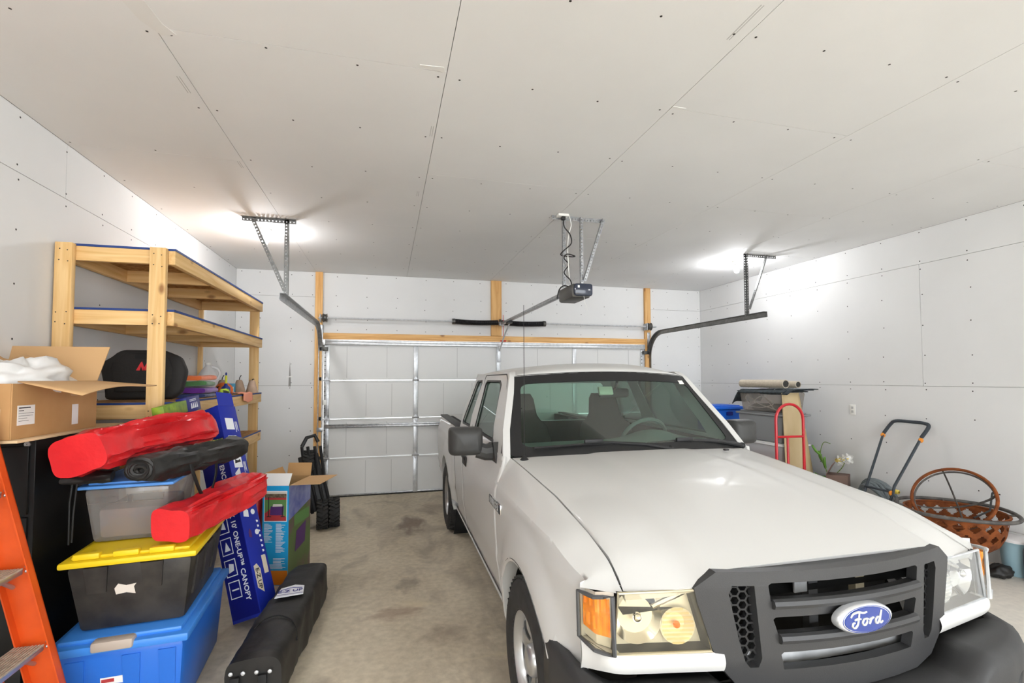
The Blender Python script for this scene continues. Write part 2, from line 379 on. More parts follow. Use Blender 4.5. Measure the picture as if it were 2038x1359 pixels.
# wood jambs, header and centre bearing plank on the door wall
struct(MB().box(-2.577,-2.482,-.038,-.0005,0,H-.001,.002).build('trim_1','jamb_z'),'rough pine jamb board left of the garage door')
struct(MB().box(-.115,.043,-.038,-.0005,2.255,H-.001,.002).build('trim_2','jamb_z'),'pine plank above the door centre')
struct(MB().box(2.445,2.552,-.038,-.0005,0,H-.001,.002).build('trim_3','jamb_z'),'rough pine jamb board right of the garage door')
struct(MB().box(-2.48,2.443,-.038,-.0005,2.166,2.252,.002).build('trim_4','jamb_x'),'long pine header board above the garage door')
# outlet plate on right wall
op = tag(MB().box(XR-.007,XR-.0005,-2.745,-2.672,1.196,1.31,.003).build('outlet_plate','white_plastic'),'white outlet cover plate on the right wall','outlet')
for dz in (-.022,.022): MB().box(XR-.0085,XR-.0065,-2.722,-2.695,1.253+dz-.014,1.253+dz+.014).build('socket','door_line',op,smooth=0)

# ================================================================== GARAGE DOOR
door = bpy.data.objects.new('door_1',None); COL.objects.link(door); struct(door,'white sectional overhead garage door, closed')
DX0, DX1 = -2.455, 2.445
SEC = [.012,.533,1.067,1.60,2.12]
for k in range(4):
    z0, z1 = SEC[k]+.003, SEC[k+1]-.003
    b = MB(); b.box(DX0,DX1,.0,.045,z0,z1)
    # rolled lips at the section edges and shallow vertical seams of the insulation
    sp = b.build('door_section','door_white',door,smooth=0)
    r = MB(); r.box(DX0,DX1,-.006,.001,z1-.026,z1-.003,.002); r.box(DX0,DX1,-.004,.001,z0+.002,z0+.012,.0015); r.build('section_lip','door_white',sp)
    xs = [-2.16,-1.62,-.62,.62,1.62,2.16] if k % 2 else [-1.9,-1.55,-.82,-.4,.4,.82,1.55,1.9]
    for x in xs: MB().box(x-.003,x+.003,-.0012,.0008,z0+.03,z1-.045).build('panel_seam','door_line',sp,smooth=0)
    for x, w2 in ((-2.42,.034),(-1.22,.031),(0,.031),(1.22,.031),(2.41,.034)):
        s_ = MB(); s_.box(x-w2,x+w2,-.018,.001,z0,z1,.003)
        st = s_.build('stile','galv_bright' if k == 3 or abs(x) < 2 else 'galv',sp)
        if abs(x) > 2:
            h_ = MB()
            for q in range(9):
                zz = z0+.03+q*(z1-z0-.06)/8; h_.box(x-w2+.002,x-w2+.022,-.0195,-.0175,zz-.006,zz+.006)
            h_.build('slot','steel_dark',st,smooth=0)
    if k:
        for x in (-2.42,-1.22,0,1.22,2.41):
            h_ = MB(); h_.tube([(x-.05,-.024,z0-.003),(x+.05,-.024,z0-.003)],.009,8)
            h_.prism([(x-.028,z0+.006),(x+.028,z0+.006),(x,z0+.055)],.019,.023,M=Matrix(((1,0,0,0),(0,0,-1,0),(0,1,0,0),(0,0,0,1))))
            h_.prism([(x-.028,z0-.012),(x,z0-.06),(x+.028,z0-.012)],.019,.023,M=Matrix(((1,0,0,0),(0,0,-1,0),(0,1,0,0),(0,0,0,1))))
            h_.build('hinge','galv',sp)
st = MB(); st.box(DX0+.01,DX1-.01,-.055,-.018,2.088,2.125,.005); st.box(DX0+.01,DX1-.01,-.05,-.018,2.125,2.16,.003); st.build('top_strut','galv_bright',door)
st = MB(); st.box(DX0+.01,DX1-.01,-.055,-.018,.945,.975,.004); st.box(DX0+.01,DX1-.01,-.032,-.018,.975,.995,.002); st.build('cross_strut','galv',door)
MB().box(DX0,DX1,-.01,.05,.0,.016,.004).build('bottom_seal','rubber',door)
MB().box(DX0,DX1,-.016,.0,.016,.034,.002).build('bottom_rail','galv',door)
for x in (-2.44,2.43): 
    b = MB(); b.cbox((x,-.05,2.03),(.07,.05,.05),.004); b.build('top_bracket','steel_dark',door)
    b = MB(); b.cbox((x,-.03,1.30),(.05,.012,.07),.004); b.build('label_plate','white_plastic',door)
for z in (.55,1.08,1.62,2.03,.08):
    for x in (-2.495,2.485):
        b = MB(); b.lathe([(.003,-.012),(.022,-.012),(.026,0),(.022,.012),(.003,.012)],12,M=T3(x,-.05,z)@RY(PI/2)); b.build('roller','black_plastic',door)
# release handle bracket hanging at the centre
ab = MB(); ab.box(-.026,.026,-.06,-.05,1.86,2.13,.003); ab.box(-.012,.012,-.085,-.06,2.05,2.10,.003); ab.build('operator_bracket','galv_bright',door)

# tracks, one thing each side, with the hanger angles
def angle_iron(a, b, w=.032, holes=0, wdir=(0,1,0), t=.003, hr=.006, pitch=.03):
    """perforated angle iron from a to b: two flanges with round holes"""
    a, b = Vector(a), Vector(b); L_ = (b-a).length; ax = (b-a).normalized(); wd = Vector(wdir); m = MB()
    wd = (wd-ax*wd.dot(ax)).normalized(); nn = ax.cross(wd)
    hs = [circ(.5*pitch+pitch*k, w*.55, hr, 6) for k in range(int(L_/pitch))]
    for d1, d2 in ((wd,nn),(nn,wd)):
        b2 = holed([(0,0),(L_,0),(L_,w),(0,w)], hs, 0, t)
        M = frame(a, ax, d1); 
        m.merge(b2, M)
    return m
for sx in (-1,1):
    tr = thing('door_track', 'left galvanised door track with punched angle hanger, beside wooden shelf' if sx < 0 else 'right galvanised door track with punched angle hanger, beside bare right wall','door track',(sx*2.5,-.03,0))
    x = 0.0; R = .38; ztop = 2.335
    path = [(x,-.03,.02),(x,-.03,ztop-R)]
    path += [(x,-.03-R*(1-math.cos(t)),ztop-R+R*math.sin(t)) for t in [PI/2*k/10 for k in range(1,11)]]
    path += [(x,-2.52,ztop-.002)]
    prof = [(-.022,.025),(-.026,.025),(-.026,-.02),(.02,-.025),(.026,-.022),(.026,-.012),(.022,-.012),(.018,-.020),(-.021,-.016),(-.022,.025)]
    m = MB(); rings = []
    for i, p in enumerate(path):
        p = Vector(p); a = Vector(path[max(i-1,0)]); c = Vector(path[min(i+1,len(path)-1)]); t = (c-a).normalized()
        X = Vector((1,0,0)); Nn = X.cross(t)      # points up for horizontal run
        rings.append(m.ring([p+X*(sx*q[1]*-1)+Nn*q[0]*1.2 for q in prof[:-1]]))
    m.skin(rings,True,True,True); m.build('track_rail','angle_steel' if sx > 0 else 'galv',tr)
    if sx < 0: za = 3.085; vx, dx = .06, .32
    yh = -2.235
    top0, top1 = (-.40,.055) if sx < 0 else (-.03,.43)
    angle_iron((top0,yh,H-.001),(top1,yh,H-.001),.034,wdir=(0,-1,0) if sx<0 else (0,0,-1)).build('ceiling_angle','angle_steel',tr)
    v0 = -.01 if sx < 0 else .0
    angle_iron((v0,yh,H-.004),(v0,yh,ztop+.015),.034,wdir=(0,-1,0) if sx > 0 else (-1,0,0)).build('hanger_angle','angle_steel',tr)
    d0 = -.30 if sx < 0 else .27
    angle_iron((d0,yh-.01,H-.004),(v0+.012*sx,yh-.01,ztop+.10),.03,wdir=(-1,0,0) if sx < 0 else (1,0,0)).build('brace_angle','angle_steel',tr)
    # flag bracket at the bend, jamb brackets
    b = MB(); b.box(-.06*1,.05,.0,.03,2.0,2.09,.003); b.build('jamb_bracket','steel_dark',tr)
    for zz in (.3,.9): MB().box(-.04,.04,-.01,.03,zz,zz+.06,.003).build('jamb_bracket','galv',tr)
    b = MB(); b.box(-.02,.03,-.02,.03,2.12,2.36,.003); b.build('flag_bracket','galv',tr)
# torsion shaft with springs and drums
ts = thing('torsion_shaft','thin steel torsion shaft with two dark coil springs above the garage door','door spring',(0,-.12,2.447))
MB().tube([(-2.52,0,0),(2.60,0,0)],.0127,10).build('shaft','galv_bright',ts)
for x0, x1 in ((-.69,-.03),(.03,.69)):
    m = MB(); n = 44; pth = [(x0+(x1-x0)*i/(n*8), .034*math.cos(2*PI*i/8), .034*math.sin(2*PI*i/8)-.012*math.sin(PI*i/(n*8))) for i in range(n*8+1)]
    m.tube(pth,.0068,5); m.build('coil_spring','black_plastic',ts)
    e = x0 if x0 < -.1 else x1
    MB().lathe([(.014,-.02),(.042,-.02),(.042,.02),(.014,.02)],14,M=T3(e,0,0)@RY(PI/2)).build('spring_cone','steel_dark',ts)
MB().lathe([(.014,-.012),(.05,-.012),(.05,.012),(.014,.012)],14,M=RY(PI/2)).build('center_bearing','steel_dark',ts)
for x in (-2.44,2.47):
    MB().lathe([(.014,-.03),(.05,-.03),(.06,-.015),(.05,-.005),(.05,.02),(.062,.03),(.014,.03)],18,M=T3(x,0,0)@RY(PI/2)).build('cable_drum','steel_dark',ts)
    b = MB(); b.box(x-.06,x-.05,-.05,.08,-.06,.05,.003); b.build('end_bearing_plate','galv',ts)
# red emergency release cord hanging by the door centre
rc = thing('release_cord','red emergency release cord with T handle hanging below opener rail','cord',(.035,-.17,2.17))
MB().tube([(0,0,.02),(.002,0,.2),(.0,.0,.385)],.004,6).build('rope','red_plastic',rc)
b = MB(); b.tube([(-.045,0,0),(.045,0,0)],.011,8); b.build('handle','red_plastic',rc)
# ================================================================== OPENER
og = thing('garage_opener','dark grey garage door opener hung from ceiling on punched angle irons','door opener',(0,-3.05,2.37))
b = MB(); b.box(-.095,.08,-.17,.17,-.06,.062,.022); b.build('housing','steel_dark',og)
MATS.get('lens') or mat('lens','2b3344',.12,.0,spec=.8)
b = MB(); b.box(-.09,.078,-.225,-.172,-.052,.056,.022); b.build('light_lens','lens',og)
b = MB(); b.box(-.065,-.048,-.2265,-.224,.015,.035); b.build('button','white_plastic',og)
b = MB(); b.box(-.02,.10,-.10,.10,.055,.066,.003); b.build('top_plate','galv',og)
b = MB(); b.box(-.028,.022,.13,2.86,.03,.062,.004); b.build('rail','galv',og)
b = MB(); b.box(-.035,.03,2.3,2.42,.0,.03,.004); b.build('trolley','black_plastic',og)
b = MB(); b.box(-.035,.03,2.80,2.87,.02,.07,.004); b.build('header_bracket','galv',og)
MB().tube([(0,2.37,.0),(.0,2.7,-.16),(0,2.96,-.34)],.012,8).build('door_arm','galv_bright',og)
zc = H-2.37-.002
angle_iron((-.19,.06,zc),(.33,.06,zc),.034,wdir=(0,0,-1)).build('ceiling_angle','galv',og)
angle_iron((-.095,.06,zc-.004),(-.095,.06,.06),.034,wdir=(1,0,0)).build('hanger_angle','galv',og)
angle_iron((.075,.06,zc-.004),(.075,.06,.06),.034,wdir=(1,0,0)).build('hanger_angle','galv',og)
angle_iron((.29,.05,zc-.004),(.10,.05,.14),.032,wdir=(1,0,0)).build('brace_angle','galv',og)
b = MB(); b.box(-.155,-.055,-.02,.05,zc-.024,zc-.001,.006); b.build('ceiling_outlet','white_plastic',og)
b = MB(); b.box(-.12,-.085,-.01,.025,zc-.055,zc-.024,.006); b.build('plug','cord_black',og)
cp = smoothpath([(-.10,0,zc-.05),(-.10,-.01,zc-.12),(-.05,-.02,zc-.19),(-.04,-.02,zc-.27),(-.10,.01,zc-.33),(-.11,.05,zc-.36),(-.02,.05,zc-.37),(.0,-.01,zc-.38),(-.08,-.03,zc-.37),(-.10,.0,zc-.40),(-.05,.02,zc-.45),(-.10,.0,zc-.53),(-.05,-.02,zc-.6),(-.04,-.03,.06)],6)
MB().tube(cp,.0055,6).build('power_cord','cord_black',og)
MB().tube(smoothpath([(-.05,0,zc-.01),(-.035,-.01,zc-.10),(-.06,-.01,zc-.2),(-.065,.0,zc-.34),(-.05,.0,.1)],5),.004,6).build('white_wire','white_plastic',og)
MB().tube(smoothpath([(-.03,.0,.055),(-.12,-.05,.06),(-.17,-.06,.02),(-.19,-.06,-.06)],6),.006,6).build('antenna_wire','cord_black',og)
MB().tube(smoothpath([(.0,-.2,-.05),(.01,-.2,-.11),(.03,-.2,-.15),(.035,-.2,-.20)],5),.0015,5).build('pull_wire','white_plastic',og)
# ================================================================== BARE BULBS
def bulb(x, y, label):
    t = thing('ceiling_bulb',label,'light bulb',(x,y,H),group='bare bulbs on ceiling')
    MB().lathe([(.002,-.001),(.055,-.001),(.057,-.012),(.050,-.028),(.042,-.034),(.040,-.055),(.002,-.055)],24).build('lampholder','bulb_base',t)
    prof = [(.013,-.055),(.015,-.07),(.024,-.09),(.0295,-.108),(.030,-.12),(.026,-.134),(.016,-.145),(.001,-.149)]
    MB().lathe(prof,16,cap0=True).build('bulb_glass','bulb_glow',t,smooth=180)
bulb(-2.785,-1.915,'glowing bare bulb on ceiling above wooden shelf, beside left track hanger')
bulb(2.645,-1.931,'glowing bare bulb on ceiling beside the right track hanger')
bulb(-2.72,-6.5,'bare ceiling bulb behind the viewer, left of the truck nose')
bulb(2.65,-6.5,'bare ceiling bulb behind the viewer, right of the truck nose')
# ================================================================== WOODEN SHELF
mat('blue_edge','26417f',.6); mat('osb','c79a63',.8,col2='a3733c',scale=28,contrast=(.42,.58),detail=2)
SX0, SX1, SY0, SY1 = XL+.014, -2.93, -3.55, -1.32
sh = thing('wooden_shelf','tall wooden lumber shelf with four decks along left wall','shelf',(0,0,0))
def piece(name, m, *a, par=sh, bev=.003): return MB().box(*a,bev).build(name,m,par)
for x0, x1, y0 in ((SX0,SX0+.089,SY0),(SX1-.089-.04,SX1-.04,SY0)): piece('post','wood_z',x0,x1,y0-.04,y0-.002,0,2.447)
for x0, x1 in ((SX0,SX0+.04),(SX1-.04-.089,SX1-.04)): piece('post','wood_z',x0,x1,SY1+.002,SY1+.04,0,2.36)
for z in (2.45,2.06,1.475,1.07):
    dk = piece('deck_board','osb',SX0+.002,SX1-.002,SY0+.001,SY1-.001,z-.012,z,bev=0)
    MB().box(SX1-.0019,SX1+.0008,SY0,SY1,z-.013,z+.001).build('blue_edge_strip','blue_edge',dk,smooth=0)
    MB().box(SX0,SX1,SY0-.0015,SY0+.0008,z-.0125,z+.001).build('blue_edge_strip','blue_edge',dk,smooth=0)
    h = .089
    piece('front_rail','wood_y',SX1-.04,SX1-.002,SY0,SY1,z-.012-h,z-.0125)
    piece('back_rail','wood_y',SX0,SX0+.038,SY0,SY1,z-.012-h,z-.0125)
    for y in (SY0,SY1-.038): piece('end_rail','wood_x',SX0+.039,SX1-.041,y,y+.038,z-.012-h,z-.0125)
    for y in (-2.85,-2.15): piece('joist','wood_x',SX0+.039,SX1-.041,y,y+.038,z-.012-h,z-.0125)
# nail heads on the near posts
for x0 in (SX0,SX1-.089-.04):
    m = MB()
    for z in (2.40,2.33,2.02,1.96,1.43,1.38):
        for dx in (.02,.065):
            m.lathe([(.0005,0),(.004,0)],6,M=T3(x0+dx+random.uniform(-.006,.006),SY0-.0408,z+random.uniform(-.01,.01))@RX(PI/2))
    stuff(m.build('nail_heads','screw',sh,smooth=0))
# ================================================================== PICKUP TRUCK   local x = across (+ driver side), y = rearwards from the nose, z up
mat('paint','cfcecb',.45,0,coat=.35,spec=.3)
mat('paint_dark','2a2a2a',.8)
mat('bumper_grey','363637',.55,0,bump=.12,bscale=350)
mat('grille_grey','39393a',.42,0,bump=.06,bscale=300)
mat('trim_black','1e1e1f',.5)
mat('mirror_grey','3c3c3b',.5,bump=.08,bscale=300)
mat('tire','2b2a29',.8,col2='353433',scale=20)
mat('rim_silver','c3c4c5',.28,.75)
mat('chrome','ececec',.12,1)
mat('amber','ffa214',.15,0,col2='f08a08',scale=30,spec=.9)
mat('amber_bulb','f07818',.3)
mat('seat_cloth','3b352e',.95,col2='302b25',scale=60)
mat('dash_grey','8b8f8b',.7)
mat('dark_inside','1a1a1a',.9)
mat('emblem_blue','17378a',.22,0,coat=1,col2='c9d2e6',scale=16,contrast=(.60,.64),detail=7,stretch=(1,1,.45))
mat('emblem_silver','dfe1e4',.22,.55)
mat('radiator','57585a',.6,.4)
mat('cross_member','c9cacb',.55,.2,col2='a8a9aa',scale=9)
mat('reflector','e9e6de',.3,.25)
mat('lens_bezel','b5ab90',.3,.3)
def glass(name, col, mixf, rough=0.0, gloss=.09):
    m = bpy.data.materials.new(name); m.use_nodes = True; nt = m.node_tree; N = nt.nodes; L = nt.links
    for n in list(N):
        if n.type != 'OUTPUT_MATERIAL': N.remove(n)
    out = N['Material Output']; tr = N.new('ShaderNodeBsdfTransparent'); tr.inputs[0].default_value = lin(col)
    gl = N.new('ShaderNodeBsdfGlossy'); gl.inputs['Roughness'].default_value = rough; gl.inputs[0].default_value = (1,1,1,1)
    df = N.new('ShaderNodeBsdfDiffuse'); df.inputs[0].default_value = lin(col)
    lw = N.new('ShaderNodeLayerWeight'); lw.inputs['Blend'].default_value = .35
    mr = N.new('ShaderNodeMapRange'); mr.inputs[3].default_value = gloss*.55; mr.inputs[4].default_value = min(.75,gloss*6); L.new(lw.outputs['Fresnel'], mr.inputs[0])
    m1 = N.new('ShaderNodeMixShader'); m1.inputs[0].default_value = mixf; L.new(tr.outputs[0], m1.inputs[1]); L.new(df.outputs[0], m1.inputs[2])
    m2 = N.new('ShaderNodeMixShader'); L.new(mr.outputs[0], m2.inputs[0]); L.new(m1.outputs[0], m2.inputs[1]); L.new(gl.outputs[0], m2.inputs[2])
    L.new(m2.outputs[0], out.inputs[0]); MATS[name] = m; return m
glass('windshield_glass','bcd6cb',.012,0,.022)
glass('side_glass','b6c4be',.03,0,.08)
glass('lens_yellowed','fcf6e4',.03,.03,.035)
glass('lens_clear','eef0f0',.12,.05,.05)
TX, TY, TH = -.128, -5.875, -.0106
truck = thing('pickup_truck','white extended-cab pickup truck parked nose towards viewer in garage','truck',(TX,TY,0),TH)
def lerp(a, b, t): return a+(b-a)*t
def ss(a, b, x): t = max(0,min(1,(x-a)/(b-a))); return t*t*(3-2*t)
def interp(tab, x):
    if x <= tab[0][0]: return tab[0][1]
    for (a,b),(c,d) in zip(tab,tab[1:]):
        if x <= c: return b+(d-b)*(x-a)/(c-a)
    return tab[-1][1]
FW, RW, WR, WZ = .95, 4.12, .355, .355       # axle positions, tyre radius
AR = .43
ZPROF = [(.30,.835),(.36,.853),(.52,.873),(.58,.888),(.62,.884),(.75,.893),(.90,.898),(.985,.890),(1.02,.876),(1.14,.845)]
def hw(u, z):
    w = interp(ZPROF, z)
    if u < .75: w -= .055*((.75-u)/.42)**2
    for c in (FW,RW):
        r = math.hypot(u-c, z-WZ)
        w += .034*ss(.62,.44,r)*(1 if z > .3 else 0)
    return w
def side_panel(name, u0, u1, z0f, z1f, sg, arch=None, mtl='paint', step=.02, thick=.0):
    """body side skin between u0..u1, with the wheel opening cut on a circle"""
    m = MB(); nu = max(2,int((u1-u0)/step)); nz = max(2,int(.85/step)); V = {}
    keep = []
    for i in range(nu+1):
        u = u0+(u1-u0)*i/nu
        for j in range(nz+1):
            z = lerp(z0f(u), z1f(u), j/nz); V[i,j] = [u,z]
    inside = lambda p: arch is not None and math.hypot(p[0]-arch,p[1]-WZ) < AR
    quads = []
    for i in range(nu):
        for j in range(nz):
            q = [(i,j),(i+1,j),(i+1,j+1),(i,j+1)]
            n_in = sum(inside(V[k]) for k in q)
            if n_in < 3: quads.append(q)
    used = {k for q in quads for k in q}
    for k in used:
        if inside(V[k]):
            d = math.hypot(V[k][0]-arch,V[k][1]-WZ); V[k] = [arch+(V[k][0]-arch)*AR/d, WZ+(V[k][1]-WZ)*AR/d]
    bv = {k: m.bm.verts.new((sg*hw(*V[k]),V[k][0],V[k][1])) for k in used}
    for q in quads:
        try: m.bm.faces.new([bv[k] for k in q])
        except ValueError: pass
    return m
def arch_lip(m, c, sg, a0=-.12, a1=PI+.12, depth=.10):
    n = 28; r1 = []; r2 = []; r3 = []
    for i in range(n+1):
        a = a0+(a1-a0)*i/n; u, z = c+AR*math.cos(a), WZ+AR*math.sin(a)
        r1.append(m.bm.verts.new((sg*(hw(u,z)+.003),u,z))); 
        u2, z2 = c+(AR-.012)*math.cos(a), WZ+(AR-.012)*math.sin(a); r2.append(m.bm.verts.new((sg*(hw(u,z)-.002),u2,z2)))
        r3.append(m.bm.verts.new((sg*(hw(u,z)-depth),u2,z2)))
    for A, B in ((r1,r2),(r2,r3)):
        for i in range(n): m.bm.faces.new((A[i],A[i+1],B[i+1],B[i]))
SHUT = [(.262,.758,.925),(.32,.748,.958),(.404,.744,.99),(.56,.748,1.03),(.91,.758,1.085),(1.328,.781,1.128),(1.60,.795,1.150)]
def shut(u): return interp([(a,b) for a,b,c in SHUT],u), interp([(a,c) for a,b,c in SHUT],u)
def front_edge(v):     # leading edge of fenders and lamps in plan
    return .17+.12*(abs(v)-.47)+.55*max(0,abs(v)-.74)**1.6*3
for sg in (-1,1):
    # ---- front fender: side below the shoulder, then the crowned top up to the hood gap
    m = side_panel('f',.36,1.58,lambda u: .36 if u > 1.3 else .62 if u < .55 else .5, lambda u: lerp(.944,1.0,ss(.33,.66,u)), sg, FW)
    arch_lip(m, FW, sg)
    nu, nv = 40, 8
    def ftop(a, b):
        u = lerp(.36,1.66,a); vs, zs = shut(min(u,1.6)); zz = lerp(.944,1.0,ss(.33,.66,u)); w0 = hw(min(u,1.66),zz); 
        v = lerp(w0, vs+.004, b); z = lerp(zz, zs, b)+lerp(.008,.015,ss(.38,.7,u))*math.sin(PI*b)
        return (sg*v, u, z)
    m.grid(ftop,nu,nv)
    # nose of the fender rolling down to the corner lamp
    def fnose(a, b):
        v = lerp(.873,.758,b); u0 = .36; zt = ftop(0,b)[2]; vt = abs(ftop(0,b)[0])
        uf = lerp(.345,.262,b); t = a
        return (sg*lerp(vt,v,t), lerp(u0,uf,t), lerp(zt,.928,t))
    m.grid(fnose,5,8)
    m.grid(lambda a,c: ((lambda q: (q[0]-sg*.007*c,q[1],q[2]-.028*c))(ftop(a,1))),nu,2); m.grid(lambda a,c: ((lambda q: (q[0]-sg*.007*c,q[1],q[2]-.028*c))(fnose(a,1))),5,2)
    # cheek behind the corner lamp
    def cheek(a, b):
        z = lerp(.62,.944,b); return (sg*lerp(hw(.36,z),.872,a), lerp(.36,.345,a), z)
    m.grid(cheek,2,8)
    m.build('fender','paint',truck,40,dbl=.0015)
    # ---- inner wheel well
    w_ = MB()
    w_.lathe([(AR-.014,0),(AR-.014,.26),(.02,.26)],32,M=T3(sg*(.88 if sg > 0 else .62),FW,WZ)@RY(PI/2)@T3(0,0,-.26 if sg > 0 else 0)) if False else w_.lathe([(AR-.013,.85*sg),(AR-.013,.56*sg),(.02,.56*sg)],32,M=T3(0,FW,WZ)@RY(PI/2))
    w_.build('wheel_well','dark_inside',truck)
    w_ = MB(); w_.lathe([(AR-.013,.85*sg),(AR-.013,.56*sg),(.02,.56*sg)],32,M=T3(0,RW,WZ)@RY(PI/2)); w_.build('wheel_well','dark_inside',truck)
    # ---- door and rear access door (lower halves)
    for nm, u0, u1 in (('door',1.586,2.93),('rear_door',2.937,3.46)):
        m = side_panel(nm,u0,u1,lambda u: .36, lambda u: 1.16, sg, None,step=.05)
        d_ = m.build(nm,'paint',truck,40,solid=.02)
        if nm == 'door':
            h_ = MB(); h_.cbox((sg*.898,2.80,.945),(.012,.20,.075),.006); h_.build('handle_recess','trim_black',d_)
            h_ = MB(); h_.box(sg*.900-.012,sg*.900+.012,2.72,2.89,.955,.985,.008); h_.build('door_handle','trim_black',d_)
    # ---- rocker
    m = MB(); m.grid(lambda a,b: (sg*lerp(.80,.868,math.sin(b*PI/2)),lerp(1.36,3.70,a),lerp(.30,.365,b)),10,4); m.build('rocker_panel','paint',truck,solid=.01)
    # ---- bed side
    m = side_panel('b',3.475,5.22,lambda u: .42, lambda u: 1.13, sg, RW); arch_lip(m,RW,sg)
    m.grid(lambda a,b: (sg*lerp(.8455,.80,b),lerp(3.475,5.22,a),1.13+.012*math.sin(PI*b)),6,3)
    bs = m.build('bed_side','paint',truck,40,dbl=.0015)
    r_ = MB(); r_.box(*sorted((sg*.765,sg*.862)),3.49,5.2,1.132,1.152,.008); r_.build('bed_rail_cap','trim_black',bs)
    i_ = MB(); i_.box(*sorted((sg*.70,sg*.765)),3.5,5.16,.62,1.13); i_.build('bed_liner','dark_inside',bs,smooth=0)
# bed floor, front wall, tailgate, rear bumper
MB().box(-.72,.72,3.5,5.18,.60,.64).build('bed_floor','dark_inside',truck,smooth=0)
MB().box(-.82,.82,3.48,3.52,.6,1.13,.004).build('bed_front_wall','paint',truck)
MB().box(-.80,.80,5.17,5.23,.62,1.145,.012).build('tailgate','paint',truck)
MB().box(-.86,.86,5.24,5.36,.42,.60,.03).build('rear_bumper','bumper_grey',truck)
MB().box(-.70,.70,.55,5.1,.30,.40).build('chassis','dark_inside',truck,smooth=0)
# ---- hood
def hood_pt(a, b):
    s = 2*b-1; av = abs(s)
    # front boundary
    tab = [(0,0,.196,1.003),(.55,.40,.198,1.0),(.645,.472,.204,.993),(.74,.53,.212,.950),(.86,.64,.232,.934),(1,.752,.262,.926)]
    for (p,v0,u0,z0),(q,v1,u1,z1) in zip(tab,tab[1:]):
        if av <= q+1e-9:
            t = (av-p)/(q-p); fv, fu, fz = lerp(v0,v1,t), lerp(u0,u1,t), lerp(z0,z1,t); break
    rv = av*.789; ru = 1.47+.125*av**2; rz = 1.176-.026*av**2
    vv = lerp(fv, rv, a)
    if av > .95: vv = lerp(vv, shut(lerp(fu,ru,a))[0]-.004, (av-.95)/.05)
    u = lerp(fu,ru,a)
    g = 1-(1-a)**2.3
    ge = interp([(0,0),(.105,.30),(.22,.47),(.485,.715),(.80,.90),(1,1)],a)
    k = av**3
    z = lerp(fz,rz,lerp(g,ge,k))
    # round the lip into the hood where the lamps step down
    z += .018*math.sin(PI*min(1,a*2.2))*ss(.5,.85,av)*(1-ss(.9,1,av))*(1 if a < .45 else 0)
    # low power dome
    z += .010*ss(.46,.36,av)*ss(.02,.5,a)*(1-.25*a)
    return (math.copysign(vv,s) if s else 0, u, z)
m = MB(); NU, NV = 36, 56
V = [[m.bm.verts.new(hood_pt((i/NU)**1.25,j/NV)) for j in range(NV+1)] for i in range(NU+1)]
for i in range(NU):
    for j in range(NV): m.bm.faces.new((V[i][j],V[i][j+1],V[i+1][j+1],V[i+1][j]))
lip = [m.bm.verts.new((v.co.x*.995,v.co.y+.010,v.co.z-.022)) for v in V[0]]
for j in range(NV): m.bm.faces.new((lip[j],lip[j+1],V[0][j+1],V[0][j]))
for e in (0,NV):
    sk = [m.bm.verts.new((V[i][e].co.x*.992,V[i][e].co.y,V[i][e].co.z-.03)) for i in range(NU+1)]
    for i in range(NU): m.bm.faces.new((V[i][e],V[i+1][e],sk[i+1],sk[i]))
hood = m.build('hood','paint',truck,60)
# dark engine bay floor seen through the gaps
m = MB(); m.grid(lambda a,b: (lerp(-.78,.78,b)*(1 if a > .3 else .97),lerp(.27,1.6,a),lerp(.86,1.08,min(1,a*1.4))),8,8); m.build('engine_bay','dark_inside',truck,smooth=0)
for v in (-.16,.52):
    b = MB(); b.box(-.016,.016,-.010,.010,0,.010,.004,M=T3(v,1.40,1.171)); b.build('washer_nozzle','trim_black',hood)
# ---- cowl, windshield and frame
def ws(a, b, off=0):
    """windshield surface: a in -1..1 across, b in 0..1 bottom to top"""
    v = lerp(.803,.676,b)*a; u = lerp(1.475+.135*a*a, 1.955+.115*a*a, b)-off*.7; z = lerp(1.150+.012*(1-a*a), 1.634+.030*(1-a*a), b)+off*.6
    return (v,u,z)
m = MB(); m.grid(lambda a,b: (lerp(-.80,.80,b), lerp(1.44+.15*(2*b-1)**2,1.60+.10*(2*b-1)**2,a), lerp(1.158,1.118,a)),4,16); m.build('cowl_panel','trim_black',truck)
outer = rrect(-1,1,0,1,.06,3); inner = rrect(-.915,.915,.105,.875,.07,3)
def warp_plate(b, fn, axx='x', vals=None, ayv=None):
    if vals: bisect(b,'x',vals)
    if ayv: bisect(b,'y',ayv)
    for v in b.verts: v.co = fn(v.co)
    return b
vals = [-.9+.15*i for i in range(13)]
b = holed(outer,[inner],-.003,.003); warp_plate(b,lambda c: Vector(ws(c.x,c.y,c.z)),vals=vals)
m = MB(); m.merge(b); m.build('windshield_frame','trim_black',truck,40)
m = MB(); m.grid(lambda a,b: ws(lerp(-.93,.93,a),lerp(.09,.89,b),-.001),20,6); m.build('windshield','windshield_glass',truck,180)
m = MB(); m.box(-.02,.02,-.018,.018,0,.002,M=frame(ws(.86,.88,.004),(1,.12,0),(-.06,.68,.72))); m.build('inspection_sticker','white_plastic',truck,smooth=0)
